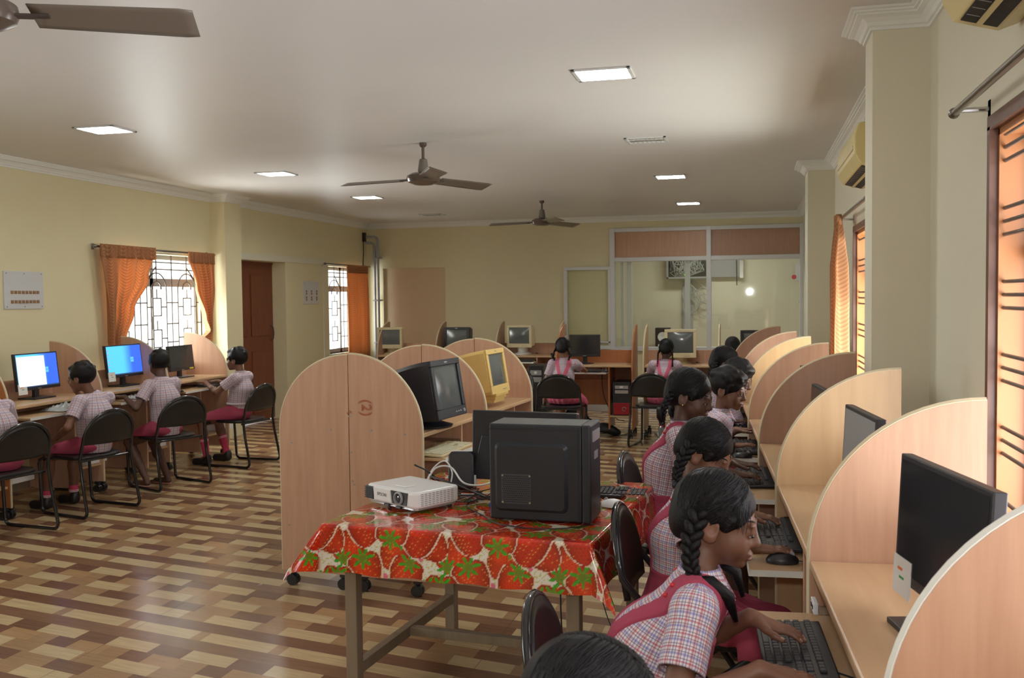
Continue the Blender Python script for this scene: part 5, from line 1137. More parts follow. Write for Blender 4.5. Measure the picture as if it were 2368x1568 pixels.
def person(label, loc, yaw, girl, skin, head, headrot, vox=.005, seat=.455, hands=None, feet=None, braids='two', shirt='plaid', dress='maroon', hs=1.0, lean=.06, shoulderz=None, poses=None, footwear='shoe', ribbon=True, sockh=.10, nolegs=False, hair_band=None, curl=.42, spine=None, gaze=True, short='maroon', bodyw=1.0):
    """loc: x, y of the hips in the world; yaw: facing angle (0 = +y). head: centre of the skull in local coordinates. headrot: (pitch down, turn left, roll)"""
    t = thing('person', label, 'person', (loc[0], loc[1], 0), yaw, 'seated pupils in checked uniforms')
    hc = A3(head); Rm = (Matrix.Rotation(headrot[1], 3, 'Z') @ Matrix.Rotation(-headrot[0], 3, 'X') @ Matrix.Rotation(headrot[2], 3, 'Y')); R = np.array(Rm, np.float32)
    H = lambda x, y, z: hc + R @ (A3((x, y, z)) * hs)
    hip = A3((0, 0, seat + .075)); nb = A3(spine) if spine is not None else A3((0, hc[1] - .052, hc[2] - .128 * hs)); bw = bodyw
    ch = hip * .42 + nb * .58; ch[1] -= .016; wa = hip * .72 + nb * .28
    sx = .125 * bw; sh = {s: A3((nb[0] + s * sx, nb[1] - .0, nb[2] - .045)) for s in (-1, 1)}
    hands = hands or {-1: ((-.10, .33, .79), (.25, 1, -.15)), 1: ((.10, .33, .79), (-.25, 1, -.15))}
    feet = feet or {-1: (-.08, .42, .0), 1: (.08, .40, .0)}
    UA, FA = .215 * hs, .20 * hs
    lo = [-.42, -.28, -.01]; hi = [.42, .62, hc[2] + .16]
    for s in (-1, 1):
        for i in range(3): lo[i] = min(lo[i], hands[s][0][i] - .16, feet[s][i] - .12); hi[i] = max(hi[i], hands[s][0][i] + .16, feet[s][i] + .24)
    lo[2] = max(lo[2], -.02); F = Field(lo, hi, vox)
    # ---- skin body
    F.ell(hip + A3((0, .01, -.0)), (.125 * bw, .095, .085), .03); F.cap(hip, ch, .092 * bw, .098 * bw, .03); F.cap(ch, nb - A3((0, 0, .05)), .096 * bw, .062 * bw, .03)
    for s in (-1, 1): F.cap(nb - A3((0, 0, .05)), sh[s], .05, .040, .03)
    F.cap(nb - A3((0, 0, .04)), H(0, -.022, -.055), .038 * bw, .036, .02)
    elb = {}; tips = {}
    for s in (-1, 1):
        w, fd = A3(hands[s][0]), nrm(hands[s][1]); pole = hands[s][2] if len(hands[s]) > 2 else (s * .8, -.25, -1)
        e = ik(sh[s], w, UA, FA, pole); elb[s] = e; F.cap(sh[s], e, .036, .0285, .02); F.cap(e, e + (w - e) * .35, .0290, .0285, .012); F.cap(e + (w - e) * .35, w, .0285, .0195, .012)
        up = hands[s][3] if len(hands[s]) > 3 else (0, 0, 1); sd = np.cross(up, fd) * s * -1 if False else A3((-s, 0, 0)); sd = hands[s][4] if len(hands[s]) > 4 else sd
        cu = hands[s][5] if len(hands[s]) > 5 else curl
        F.cap(w, w + fd * .02, .0195, .018, .01); tips[s] = hand(F, w, fd, up, sd, .94 * hs, cu, .0035)
    knee = {}; ank = {}
    if not nolegs:
        for s in (-1, 1):
            an = A3(feet[s]) + A3((0, -.045, .075)); hj = hip + A3((s * .065, .02, -.02)); k_ = ik(hj, an, .335, .36, (s * .15, .8, .9)); knee[s] = k_; ank[s] = an
            F.cap(hj, k_, .070, .046, .02); F.cap(k_, k_ + (an - k_) * .35, .044, .045, .015); F.cap(k_ + (an - k_) * .35, an, .044, .027, .015)
            if footwear != 'shoe': F.cap(an + A3((0, -.015, -.04)), A3(feet[s]) + A3((0, .11, .028)), .028, .018, .02); [F.cap(A3(feet[s]) + A3((.012 * j - .024, .11, .02)), A3(feet[s]) + A3((.014 * j - .028, .145 - abs(j - 1) * .006, .018)), .009, .008, .004) for j in range(5)]
            else: F.cap(an, A3(feet[s]) + A3((0, .06, .035)), .028, .022, .02)
    # ---- head
    def RE(x=0): return R
    F.ell(H(0, -.018, .022), (.073 * hs, .090 * hs, .080 * hs), .02, R=R); F.ell(H(0, .030, -.030), (.056 * hs, .052 * hs, .062 * hs), .025, R=R); F.ell(H(0, .040, -.062), (.038 * hs, .036 * hs, .034 * hs), .02, R=R)
    F.ell(H(0, .066, -.086), (.019 * hs, .015 * hs, .014 * hs), .018, R=R)
    for s in (-1, 1):
        F.ell(H(s * .034, .046, -.040), (.028 * hs, .029 * hs, .030 * hs), .018, R=R)
        F.ell(H(s * .029, .0845, -.001), (.016 * hs, .011 * hs, .010 * hs), .012, op='sub', R=R); F.ell(H(s * .029, .071, -.004), (.0135 * hs,) * 3, .004, R=R)
        F.ell(H(s * .0135, .0815, -.0365), (.0085 * hs, .009 * hs, .0075 * hs), .006, R=R)
        F.ell(H(s * .0745, -.012, -.014), (.0075 * hs, .021 * hs, .032 * hs), .006, R=R); F.ell(H(s * .081, -.007, -.006), (.006 * hs, .0125 * hs, .019 * hs), .004, op='sub', R=R); F.ell(H(s * .072, -.004, -.034), (.007 * hs, .009 * hs, .010 * hs), .006, R=R)
        F.ell(H(s * .028, .074, .013), (.020 * hs, .008 * hs, .006 * hs), .010, R=R)
    F.cap(H(0, .078, .002), H(0, .0895, -.028), .0065 * hs, .0105 * hs, .012); F.ell(H(0, .0915, -.032), (.0135 * hs, .0105 * hs, .0095 * hs), .008, R=R)
    F.ell(H(0, .080, -.060), (.021 * hs, .0115 * hs, .0065 * hs), .006, R=R); F.ell(H(0, .078, -.0705), (.018 * hs, .011 * hs, .0070 * hs), .006, R=R)
    F.ell(H(0, .088, -.0655), (.016 * hs, .004 * hs, .0012 * hs), .002, op='sub', R=R)
    body, _ = arr_mesh('body', *F.mesh(), SKIN[skin], t, relax=1)
    P = lambda q: tuple(float(v) for v in q)
    Tm = Matrix.LocRotScale(Vector(P(hc)), Rm.to_quaternion(), Vector((hs, hs, hs)))
    b = MB(); 
    for z, rz in ((-.0605, .0042), (-.0705, .0050)): b.sphere((0, .0846, z), (.0165, .0072, rz), 16, 8, Tm)
    b.build('lips', 'lip', t, smooth='all')
    for s in (-1, 1):
        b = MB(); b.sphere((s * .029, .0714, -.0070), (.0121, .0121, .0121), 14, 10, Tm); b.build('eye', 'eyew', t, smooth='all')
        b = MB(); b.sphere((s * .029, .0800, -.0110), (.0066, .0050, .0058), 12, 8, Tm); b.build('iris', 'iris', t, smooth='all')
        b = MB(); b.tube([tuple(Tm @ Vector((s * (.029 + .0135 * cos(a)), .0795 + .0062 * sin(a) - .003 * max(0, cos(a)), -.0075 - .0030 * sin(a)))) for a in [pi * k_ / 8 for k_ in range(9)]], .0013 * hs, 5); b.build('eyelashes', 'iris', t, smooth='all')
        b = MB(); b.tube([tuple(Tm @ Vector((s * (.012 + .034 * q), .0785 - .024 * q * q, .0135 + .009 * sin(pi * min(1, q * .75))))) for q in [k_ / 6 for k_ in range(7)]], [.0014, .0022, .0024, .0023, .0020, .0014, .0008], 5); b.build('eyebrow', 'hair', t, smooth='all')
    if girl and vox <= .005 and skin == 1:
        for s in (-1, 1): b = MB(); b.sphere(tuple(Tm @ Vector((s * .083, -.004, -.038))), (.0042,) * 3, 10, 8); b.build('earring', 'gold', t, smooth='all')
    if vox <= .005:
        b = MB()
        for s in (-1, 1):
            for (p, d, r) in tips[s]:
                uu = nrm(hands[s][3] if len(hands[s]) > 3 else (0, 0, 1)); uu = nrm(uu - d * (uu @ d)); c = p - d * .003 + uu * (r * .72); sd = np.cross(d, uu); Tn = Matrix(((sd[0], d[0], uu[0], c[0]), (sd[1], d[1], uu[1], c[1]), (sd[2], d[2], uu[2], c[2]), (0, 0, 0, 1))); b.sphere((0, 0, 0), (.0048, .0065, .0022), 8, 6, Tn)
        b.build('fingernails', 'nail', t, smooth='all')
    # ---- hair
    lo, hi = hc - .20, hc + .15; G = Field(lo - A3((0, 0, .1)), hi, max(.0028, vox * .7))
    if girl:
        G.ell(H(0, -.022, .026), (.0815 * hs, .098 * hs, .088 * hs), .01, R=R); G.ell(H(0, -.075, -.020), (.058 * hs, .042 * hs, .055 * hs), .02, R=R)
        G.ell(H(0, .118, -.040), (.088 * hs, .078 * hs, .094 * hs), .012, op='sub', R=R)
        for s in (-1, 1): G.ell(H(s * .085, .006, -.050), (.030 * hs, .045 * hs, .052 * hs), .008, op='sub', R=R)
        G.ell(H(0, -.02, -.115), (.07, .10, .055), .01, op='sub', R=R); G.cap(H(0, .06, .113), H(0, -.09, .105), .0025, .0025, .004, op='sub')
        for s in (-1, 1): G.cap(H(s * .064, .030, .015), H(s * .069, .022, -.008), .007, .0025, .012)
    else:
        G.ell(H(0, -.020, .030), (.083 * hs, .100 * hs, .090 * hs), .01, R=R); G.ell(H(0, .046, .078), (.055 * hs, .034 * hs, .020 * hs), .02, R=R)
        G.ell(H(0, .122, -.030), (.098 * hs, .070 * hs, .088 * hs), .008, op='sub', R=R); G.ell(H(0, .0, -.110), (.12, .14, .062), .012, op='sub', R=R)
        for s in (-1, 1): G.ell(H(s * .088, .0, -.040), (.024 * hs, .034 * hs, .046 * hs), .008, op='sub', R=R)
        for s in (-1, 1): G.cap(H(s * .068, .030, .03), H(s * .071, .018, -.008), .009, .004, .010)
        rr = random.Random(int(hc[2] * 1e4)); 
        for _ in range(26):
            a, e = rr.uniform(0, 2 * pi), rr.uniform(.15, 1.3); d = (cos(a) * sin(e), sin(a) * sin(e), cos(e)); G.ell(H(d[0] * .076, -.02 + d[1] * .092, .03 + d[2] * .082), (.014, .020, .013), .012, R=R)
    hr, _ = arr_mesh('hair', *G.mesh(), 'hair', t, relax=1)
    if girl and vox <= .006:
        b = MB(); rr = random.Random(9)
        for s in (-1, 1):
            for i in range(110):
                q = rr.random(); y0 = .062 - .165 * q; a = np.array((s * .002, y0, 0.)); e = np.array((s * rr.uniform(.052, .074), rr.uniform(-.085, -.055), rr.uniform(-.045, .01))); pts = []
                for k_ in range(9):
                    t_ = k_ / 8; x = a[0] + (e[0] - a[0]) * sin(t_ * pi / 2); y = a[1] + (e[1] - a[1]) * t_ ** 1.4; z = .114 * (1 - t_) + e[2] * t_
                    dv = np.array((x / .0815, (y + .022) / .098, (z - .026) / .088)); dv = dv / max(np.linalg.norm(dv), 1e-6) * rr.uniform(.997, 1.012); pts.append(P(H(dv[0] * .0815, dv[1] * .098 - .022, dv[2] * .088 + .026)))
                b.tube(pts, [.0011, .0014, .0015, .0015, .0015, .0015, .0014, .0012, .0008], 4)
            for i in range(26):
                y0 = .040 + rr.uniform(-.01, .02); p0_ = H(s * (.03 + .035 * rr.random()), y0, .075 - .03 * rr.random()); pts = [P(p0_)]
                d = A3((s * .006, .004, -.012)) + A3((rr.uniform(-.003, .003),) * 3)
                for k_ in range(4): d = d + A3((rr.uniform(-.002, .002), rr.uniform(-.003, .002), -.002)); pts.append(P(H(*(np.array(((np.array(pts[-1]) - hc) @ R) / hs) + d * .8))))
                b.tube(pts, [.0007, .0006, .0006, .0005, .0003], 3)
        b.build('hair_strands', 'hair', t, smooth='all')
    if girl and braids:
        for s in ((-1, 1) if braids in ('two', 'side', 'loops') else (0,)):
            b = MB()
            if braids == 'side': pts = [H(s * .072, -.045, .018), H(s * .087, -.048, -.045), H(s * .096, -.036, -.095), H(s * .098, -.016, -.128)]; r0 = .019; tail = [pts[-1], pts[-1] + A3((s * .006, .034, -.004)), pts[-1] + A3((s * .004, .074, -.036)), pts[-1] + A3((-s * .004, .090, -.092))]
            elif braids == 'loops': pts = [H(s * .062, -.070, -.010), H(s * .082, -.080, -.060), H(s * .088, -.075, -.110), H(s * .080, -.070, -.140)]; r0 = .015; tail = [pts[-1], pts[-1] + A3((s * .012, -.01, .03)), pts[-1] + A3((s * .03, -.01, .07))]
            else: pts = [H(s * .060, -.072, -.020), H(s * .078, -.078, -.070), H(s * .080, -.070, -.130), H(s * .078, -.062, -.175)]; r0 = .015; tail = [pts[-1], pts[-1] + A3((0, -.004, -.03))]
            N = 14
            def at(q): q *= len(pts) - 1; i = min(int(q), len(pts) - 2); return pts[i] + (pts[i + 1] - pts[i]) * (q - i)
            for i in range(N + 1):
                q = i / N; c = at(q); d = nrm(at(min(1, q + .05)) - at(max(0, q - .05))); lat = nrm(np.cross(d, R @ A3((1, 0, 0)) if abs(d @ (R @ A3((0, 1, 0)))) < .0 else R @ A3((s or 1, .0, 0)))); r = r0 * (1 - .35 * q) * hs
                sgn = 1 if i % 2 else -1; cc = c + lat * sgn * r * .55; ax = nrm(d + lat * sgn * -.75); x_ = nrm(np.cross(ax, (0, 0, 1) if abs(ax[2]) < .9 else (1, 0, 0))); y_ = np.cross(ax, x_)
                Tn = Matrix(((x_[0], y_[0], ax[0], cc[0]), (x_[1], y_[1], ax[1], cc[1]), (x_[2], y_[2], ax[2], cc[2]), (0, 0, 0, 1))); b.sphere((0, 0, 0), (r * .68, r * .68, r * 1.25), 10, 8, Tn)
            b.tube([P(p) for p in tail], [r0 * .55 * hs, r0 * .9 * hs, r0 * .8 * hs, r0 * .3 * hs][:len(tail)], 10); b.build('braid', 'hair', t, smooth='all')
            if ribbon:
                b = MB(); c = pts[-1]; b.sphere(P(c), (.012, .012, .012), 10, 8)
                if ribbon == 'bow':
                    for a in (-1, 1): b.sphere(P(c + A3((a * .022, -.008, .004))), (.020, .008, .015), 10, 8)
                b.build('hair_ribbon', 'ribbon', t, smooth='all')
    # ---- shirt: torso shell plus sleeves
    tv = .0 if vox > .005 else 0; C = Field(A3((nb[0] - .34, min(-.20, nb[1] - .2), seat)), A3((nb[0] + .34, max(.26, nb[1] + .34), nb[2] + .10)), max(vox, .0045))
    i_ = .014
    C.cap(hip + A3((0, 0, -.005)), wa, .112 * bw, .104 * bw, .03); C.cap(wa, ch, .106 * bw, .112 * bw, .03); C.cap(ch, nb - A3((0, 0, .05)), .110 * bw, .074 * bw, .03)
    for s in (-1, 1):
        C.cap(nb - A3((0, 0, .045)), sh[s], .056, .050, .03); e = sh[s] + (elb[s] - sh[s]) * .62; C.cap(sh[s], e, .052, .052, .02)
    for s in (-1, 1):
        d = elb[s] - sh[s]; e = sh[s] + d * .62; C.cap(sh[s] + d * .40, sh[s] + d * 1.1, .044, .044, .003, op='sub')
        n_ = nrm(d); c0_ = float(n_ @ e)
    def sleevecut(x, y, z):
        m = None
        for s in (-1, 1):
            n_ = nrm(elb[s] - sh[s]); e = sh[s] + (elb[s] - sh[s]) * .64; dd = (x - e[0]) * n_[0] + (y - e[1]) * n_[1] + (z - e[2]) * n_[2]
            rad = np.sqrt((x - e[0]) ** 2 + (y - e[1]) ** 2 + (z - e[2]) ** 2) - .115; q = np.maximum(-rad * 0 + dd, rad)  # only near the cuff
            q = np.where(rad < 0, dd, -.05); m = q if m is None else np.maximum(m, q)
        return m
    C.clip(sleevecut); C.cap(nb + A3((0, 0, -.03)), H(0, -.02, -.05), .043, .043, .004, op='sub')
    V, Q = C.mesh(); o, V = arr_mesh('shirt', V, Q, shirt, t, relax=2)
    # cloth coordinates: around the trunk or the sleeve
    def uvof(a, b_):
        d = b_ - a; L = np.linalg.norm(d); d = d / L; x_ = nrm(np.cross(d, (0, 1, .2))); y_ = np.cross(d, x_); p = V - a; return np.stack([np.arctan2(p @ y_, p @ x_), p @ d], 1), np.linalg.norm(p - np.clip(p @ d, 0, L)[:, None] * d, axis=1)
    ut, dt = uvof(hip, nb); best = np.zeros(len(V), int); bd = dt - .095; UVs = [(ut, .115)]
    for j, s in enumerate((-1, 1)):
        u2, d2 = uvof(sh[s] + (elb[s] - sh[s]) * .10, elb[s]); UVs.append((u2, .055)); m = d2 - .052 < bd - .004; best[m] = j + 1; bd = np.where(m, d2 - .052, bd)
    fb = np.array([np.bincount(r, minlength=3).argmax() for r in best[Q]]) if len(Q) < 1 else np.median(best[Q], axis=1).astype(int)
    uvl = np.zeros((len(Q), 4, 2), np.float32)
    for j, (u2, rad) in enumerate(UVs):
        m = fb == j
        if not m.any(): continue
        a = u2[Q[m]]; ang = a[..., 0]; rng = ang.max(1) - ang.min(1) > pi; ang = np.where(rng[:, None] & (ang < 0), ang + 2 * pi, ang); uvl[m, :, 0] = ang * rad; uvl[m, :, 1] = a[..., 1]
    ul = o.data.uv_layers.new(name='UVMap'); 
    if len(ul.data) == uvl.shape[0] * 4: ul.data.foreach_set('uv', uvl.ravel())
    # collar
    b = MB()
    def cf(u, v):
        a = 2 * pi * (u * .94 + .03) + pi / 2; r = .047 + .022 * v; ax = H(0, -.02, -.07) - nb; base = nb + A3((0, -.002, .004)); drop = .020 - .046 * v - (.030 * v * max(0, sin(a)) ** 4)
        return P(base + A3((cos(a) * r * 1.02, sin(a) * r * (.95 + .25 * v * max(0, sin(a))), drop)) + A3((0, .008, 0)))
    b.grid(cf, 28, 4); co = b.build('collar', shirt, t, smooth='all', solid=.004); ul = co.data.uv_layers.new(name='UVMap')
    for l in co.data.loops: ul.data[l.index].uv = ((l.vertex_index // 5) / 28 * .36, (l.vertex_index % 5) * .011)
    # ---- pinafore or shorts
    if girl:
        D = Field(A3((nb[0] - .2, min(-.2, nb[1] - .2), seat + .02)), A3((nb[0] + .2, max(.24, nb[1] + .22), nb[2] + .06)), max(vox, .0045)); e_ = .0055
        D.cap(hip + A3((0, 0, -.005)), wa, .112 * bw + e_, .104 * bw + e_, .03); D.cap(wa, ch, .106 * bw + e_, .112 * bw + e_, .03); D.cap(ch, nb - A3((0, 0, .05)), .110 * bw + e_, .074 * bw + e_, .03)
        for s in (-1, 1): D.cap(nb - A3((0, 0, .045)), sh[s], .056 + e_, .050 + e_, .03)
        zc = float(ch[2]); zn = float(nb[2]); yn = float(nb[1]); yc = float(ch[1]); xn = float(nb[0])
        def straps(x, y, z):
            q = np.clip((z - (zc - .06)) / (zn - zc + .02), 0, 1); mid = yc + (yn - yc) * np.clip((z - zc) / (zn - zc), 0, 1); front = y > mid
            cf_ = np.where(front, .060, .004 + .062 * q); xx = np.abs(x - xn * np.clip((z - .5) / (zn - .5), 0, 1)); st_ = np.abs(xx - cf_) - .021; bib = np.where(front & (z < zc + .035), xx - .085, .1); wb = z - float(wa[2]) - .015
            vb = np.where(~front & (z < zc - .045), xx - .030, .1); return np.minimum(np.minimum(st_, bib), np.minimum(wb, vb))
        D.clip(straps); arr_mesh('pinafore_bib', *D.mesh(), dress, t, relax=1)
        K = Field(A3((-.30, -.22, seat - .16)), A3((.30, .46, float(wa[2]) + .06)), max(vox, .006)); K.cap(hip + A3((0, 0, 0)), wa + A3((0, 0, .03)), .135, .108, .03); K.ell(hip + A3((0, .01, -.03)), (.185, .150, .070), .04)
        kn = knee if knee else {s: A3((s * .09, .34, .50)) for s in (-1, 1)}
        for s in (-1, 1): K.cap(hip + A3((s * .09, .03, -.02)), kn[s] + A3((s * .01, -.02, .0)), .092, .078, .05)
        K.cap(hip + A3((0, .05, -.01)), (kn[-1] + kn[1]) / 2 + A3((0, -.03, .01)), .085, .07, .05)
        K.clip(lambda x, y, z: (float(seat) - .075 - z) + 0 * x + 0 * y); 
        g0 = [K.lo[i] + K.h * np.arange(K.n[i], dtype=np.float32) for i in range(3)]; ang = np.arctan2(g0[0][:, None], g0[1][None, :] - .06); K.f = K.f + (.0045 * np.sin(ang * 22))[:, :, None] * np.clip((float(wa[2]) - g0[2]) / .1, 0, 1)[None, None, :]
        K.clip(lambda x, y, z: (float(seat) - .004 - z) + np.where((np.abs(x) < .19) & (y < .20) & (y > -.20), 0, -.2))
        arr_mesh('pleated_skirt', *K.mesh(), dress, t, relax=1)
        b = MB()
        for s in (-1, 1):
            for q in (0, 1): p = nb + A3((s * (.062), -.052 - q * .016, -.006 - q * .024)); b.sphere(P(p), (.0065, .0065, .0055), 12, 8)
        if vox <= .005: b.build('strap_buttons', 'redbtn', t, smooth='all')
    else:
        K = Field(A3((-.26, -.20, seat - .03)), A3((.26, .42, float(wa[2]) + .06)), max(vox, .0055)); K.cap(hip, hip + A3((0, 0, .02)), .118, .112, .03); K.ell(hip + A3((0, -.01, -.02)), (.148, .108, .070), .02)
        for s in (-1, 1): k_ = hip + (knee[s] - hip) * 1.0; k_[0] = knee[s][0] + s * .006; K.cap(hip + A3((s * .075, .02, -.010)), k_, .084, .070, .010)
        for s in (-1, 1): K.cap(hip + (knee[s] - hip) * .80 + A3((s * .02, 0, 0)), knee[s] + A3((0, .05, 0)), .056, .056, .003, op='sub')
        hy_ = .80 * float(knee[1][1] + knee[-1][1]) / 2; K.clip(lambda x, y, z: (y - hy_) + 0 * x + 0 * z)
        K.clip(lambda x, y, z: (float(seat) + .002 - z) + 0 * x + 0 * y)
        arr_mesh('shorts', *K.mesh(), short, t, relax=1)
        b = MB(); ring = [P(wa * .55 + hip * .45 + A3((.121 * cos(a), .112 * sin(a), .022))) for a in [2 * pi * k_ / 28 for k_ in range(28)]]; b.tube(ring, .010, 6, closed=True)
        if sockh > .2: b.build('waistband', 'clothback', t, smooth='all')
    # ---- socks and shoes
    if not nolegs:
        for s in (-1, 1):
            an, f_ = ank[s], A3(feet[s]); d = nrm(knee[s] - an)
            if footwear == 'shoe':
                b = MB(); b.tube([P(an - d * .02), P(an + d * .03), P(an + d * sockh)], [.034, .032, .036 + .06 * max(0, sockh - .1)], 16); so = b.build('sock', 'sock', t, smooth=True)
                b = MB(); 
                for q in (.012, .024): b.tube([P(an + d * (sockh - .03 - q)), P(an + d * (sockh - .025 - q))], .0375 + .05 * max(0, sockh - .1), 16)
                b.build('sock_stripe', 'sockw', so, smooth=True)
                Z = Field(f_ + A3((-.06, -.13, -.005)), f_ + A3((.06, .17, .11)), .005); Z.cap(f_ + A3((0, -.055, .04)), f_ + A3((0, .08, .032)), .038, .036, .02); Z.cap(an + A3((0, -.01, .0)), f_ + A3((0, -.04, .03)), .038, .036, .02); Z.clip(lambda x, y, z: .002 - z + 0 * x + 0 * y); arr_mesh('shoe', *Z.mesh(), 'leather', t)
            else:
                b = MB(); b.prism([(f_[0] + .038 * cos(a) * (1 - .12 * sin(a)), f_[1] + .035 + .125 * sin(a)) for a in [2 * pi * k_ / 24 for k_ in range(24)]], 2, .002, .014); b.build('sandal', 'sandal', t, bevel=.003)
    return t
def W2L(p, loc, yaw):  # world point -> person coordinates
    c, s = cos(-yaw), sin(-yaw); x, y = p[0] - loc[0], p[1] - loc[1]; return (x * c - y * s, x * s + y * c, p[2])
def D(a): return radians(a)
FX = D(-90)
def right_pupil(label, hipxy, headw, headrot, handsw, girl=True, **kw):
    yaw = kw.pop('yaw', FX); L = lambda p: W2L(p, hipxy, yaw); Vd = lambda v: W2L((v[0] + hipxy[0], v[1] + hipxy[1], v[2]), hipxy, yaw)
    hd = {}
    for s in (-1, 1):
        h = handsw[s]; o = [L(h[0]), Vd(h[1])]
        if len(h) > 2: o += [Vd(h[2])]
        if len(h) > 3: o += [Vd(h[3]), Vd(h[4])]
        if len(h) > 5: o += [h[5]]
        hd[s] = tuple(o)
    return person(label, hipxy, yaw, girl, kw.pop('skin', 0), L(headw), headrot, hands=hd, **kw)
FAST = False
# nearest girl in profile; s=1 is her right side (towards the camera), s=-1 her left
right_pupil('girl in profile closest to the camera, single braid over her shoulder, typing', (-.30, 2.27), (-.068, 2.31, 1.098), (D(14), D(-4), 0),
    {1: ((.02, 2.06, .838), (1, .16, -.22), (.1, -.8, -1), (0, 0, 1), (0, 1, 0), .38), -1: ((.0, 2.38, .845), (1, -.10, -.30), (.1, .6, -1), (0, 0, 1), (0, -1, 0), .30)},
    vox=.0036, braids='side', dress='maroon', skin=0, hs=1.0, seat=.46, spine=None, feet={-1: (-.09, .42, 0), 1: (.09, .40, 0)})
right_pupil('girl with shiny parted hair and black ribbon, hand on the mouse', (-.24, 3.44), (-.145, 3.44, 1.075), (D(30), D(-14), 0),
    {1: ((.0, 3.20, .805), (1, .10, -.05), (.1, -.8, -1), (0, 0, 1), (0, 1, 0), .30), -1: ((-.02, 3.62, .83), (1, -.15, -.2), (.1, .6, -1), (0, 0, 1), (0, -1, 0), .4)},
    vox=.0045, braids='side', ribbon='bow', skin=0, hs=1.0)
right_pupil('tall girl with gold stud earrings and a looped braid, seated higher than the others', (-.40, 4.52), (-.262, 4.53, 1.165), (D(16), D(-12), 0),
    {1: ((-.09, 4.42, .83), (1, .15, -.15), (.1, -.8, -1), (0, 0, 1), (0, 1, 0), .4), -1: ((-.09, 4.68, .835), (1, -.1, -.15), (.1, .6, -1), (0, 0, 1), (0, -1, 0), .4)},
    vox=.0045, braids='loops', skin=1, hs=1.08, shirt='plaid2', seat=.50, ribbon=True)
right_pupil('short haired boy in a checked shirt typing with a black wristband', (-.24, 5.52), (-.110, 5.50, 1.105), (D(14), D(-20), 0),
    {1: ((-.11, 5.30, .82), (1, .05, .02), (.1, -.8, -1), (0, 0, 1), (0, 1, 0), .3), -1: ((-.08, 5.75, .84), (1, .0, .05), (.1, .6, -1), (0, 0, 1), (0, -1, 0), .3)},
    girl=False, vox=.0045, skin=0, hs=1.04)
right_pupil('pupil with thick dark hair half hidden behind the short haired boy', (-.20, 6.60), (-.075, 6.55, 1.08), (D(24), D(-20), 0),
    {1: ((-.14, 6.35, .82), (1, .05, -.05), (.1, -.8, -1), (0, 0, 1), (0, 1, 0), .3), -1: ((-.12, 6.65, .83), (1, 0, -.05), (.1, .6, -1), (0, 0, 1), (0, -1, 0), .3)},
    girl=False, vox=.006, skin=1, hs=1.05)
right_pupil('dark haired pupil furthest along the right row, mostly hidden', (-.26, 7.60), (-.175, 7.55, 1.11), (D(20), D(5), 0),
    {1: ((-.18, 7.25, .83), (1, .05, -.05), (.1, -.8, -1), (0, 0, 1), (0, 1, 0), .3), -1: ((-.16, 7.75, .83), (1, 0, -.05), (.1, .6, -1), (0, 0, 1), (0, -1, 0), .3)},
    girl=True, vox=.006, skin=1, hs=1.1)
right_pupil('pupil cut off by the bottom edge, only a glossy black head in view', (-.33, 1.32), (-.210, 1.34, 1.012), (D(24), D(-5), 0),
    {1: ((.02, 1.15, .83), (1, .1, -.1), (.1, -.8, -1), (0, 0, 1), (0, 1, 0), .3), -1: ((.02, 1.45, .83), (1, -.1, -.1), (.1, .6, -1), (0, 0, 1), (0, -1, 0), .3)},
    girl=True, vox=.006, skin=0, hs=1.06, ribbon=False)
# back row girls, facing away from the camera
def rel(x, y, z): return (x, y, z)
person('girl with pink straps and looped braids seated at the back flat monitor', (-1.97, 10.42), 0, True, 2, (-.02, .04, 1.07), (D(12), 0, 0), vox=.006, braids='loops', dress='pink', shirt='plaid', seat=.47,
    hands={-1: ((-.22, -.02, .50), (-.2, .3, -1), (-.6, -.6, 0), (-1, 0, 0), (0, 1, 0), .1), 1: ((.17, .40, .79), (-.25, 1, -.1))}, feet={-1: (-.09, .36, 0), 1: (.12, .36, 0)}, sockh=.11)
person('girl with pink straps and a white hair clip at the back cream monitor', (-.90, 10.66), D(-3), True, 1, (.01, .05, 1.045), (D(14), 0, 0), vox=.006, braids='two', dress='pink', shirt='plaid', seat=.46,
    hands={-1: ((-.15, .36, .79), (.2, 1, -.1)), 1: ((.15, .38, .79), (-.2, 1, -.1))}, sockh=.11)
person('girl at the right end of the back row, mostly hidden by others', (-.18, 10.60), D(0), True, 1, (.0, .05, 1.07), (D(14), 0, 0), vox=.007, braids='two', dress='pink', seat=.46,
    hands={-1: ((-.15, .36, .79), (.2, 1, -.1)), 1: ((.15, .38, .79), (-.2, 1, -.1))})
b = MB(); b.sphere((-.955, 10.66, 1.085), (.018, .012, .018), 12, 8); tag(b.build('hair_clip', 'flower', smooth='all'), 'white flower clip in the braided hair of the middle back girl', 'hair clip')
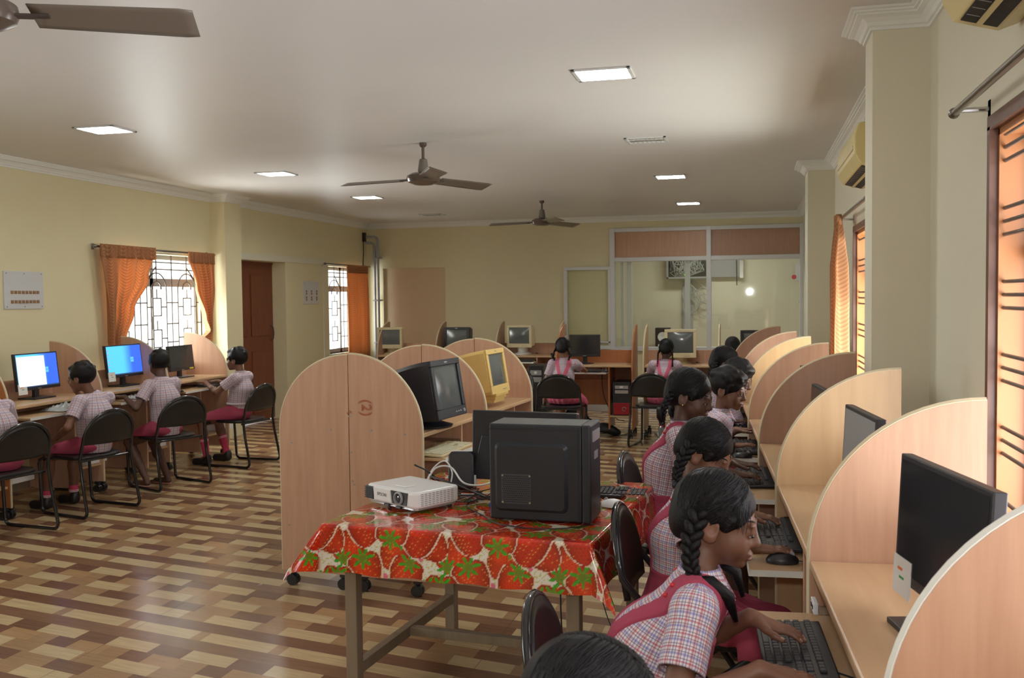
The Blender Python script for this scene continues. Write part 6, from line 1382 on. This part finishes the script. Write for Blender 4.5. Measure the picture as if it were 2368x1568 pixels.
# left row boys, facing the left wall
FL = D(90)
def left_boy(label, hipxy, headw, headrot, handsw, yaw=FL, **kw): return right_pupil(label, hipxy, headw, headrot, handsw, girl=False, yaw=yaw, **kw)
left_boy('boy resting a hand at his chin before the white window screen', (-4.98, 6.56), (-5.035, 6.50, 1.045), (D(10), D(8), 0),
    {1: ((-5.18, 6.62, .93), (-.45, .0, 1), (-.4, .8, -1), (-1, 0, 0), (0, -1, .2), .8), -1: ((-5.17, 6.36, .585), (-1, .25, -.25), (.6, -.8, -.4), (0, 0, 1), (0, 1, 0), .4)},
    vox=.0055, skin=0, hs=1.05, shirt='plaid2', feet={-1: (-.12, .44, 0), 1: (.12, .40, 0)}, sockh=.08, bodyw=1.16, yaw=D(82))
left_boy('boy with dark cropped hair and sandals at the bright blue screen', (-4.98, 7.52), (-5.06, 7.56, 1.08), (D(14), D(-20), 0),
    {1: ((-5.26, 7.72, .80), (-1, .1, .1), (-.3, .8, -1), (0, 0, 1), (0, -1, 0), .3), -1: ((-5.27, 7.36, .80), (-1, .15, .05), (.3, -.8, -1), (0, 0, 1), (0, 1, 0), .3)},
    vox=.0055, skin=1, hs=1.05, shirt='plaid2', footwear='sandal', feet={-1: (-.10, .20, 0), 1: (.08, .14, 0)}, bodyw=1.12, yaw=D(74))
left_boy('boy nearest the column, sitting upright with long red socks', (-4.94, 8.70), (-4.955, 8.70, 1.045), (D(2), D(0), 0),
    {1: ((-5.26, 8.86, .81), (-1, .1, .0), (-.3, .8, -1), (0, 0, 1), (0, -1, 0), .3), -1: ((-5.24, 8.60, .82), (-1, .15, .05), (.3, -.8, -1), (0, 0, 1), (0, 1, 0), .3)},
    vox=.0055, skin=0, hs=1.05, shirt='plaid2', feet={-1: (-.12, .34, 0), 1: (.16, .28, 0)}, sockh=.22)
left_boy('boy cut off by the left border, only his checked back in view', (-5.10, 5.74), (-5.22, 5.72, 1.06), (D(18), D(0), 0),
    {1: ((-5.36, 5.86, .80), (-1, .1, .0), (-.3, .8, -1), (0, 0, 1), (0, -1, 0), .3), -1: ((-5.36, 5.60, .80), (-1, .15, .05), (.3, -.8, -1), (0, 0, 1), (0, 1, 0), .3)},
    vox=.006, skin=0, hs=1.0, shirt='plaid2')
b = MB(); b.tube([(-.085 + .0, 5.30 + .027 * cos(a), .820 + .024 * sin(a)) for a in [2 * pi * k_ / 20 for k_ in range(20)]], .006, 8, closed=True); tag(b.build('wristband', 'black', smooth='all'), 'black band round the wrist of the short haired boy', 'wristband')
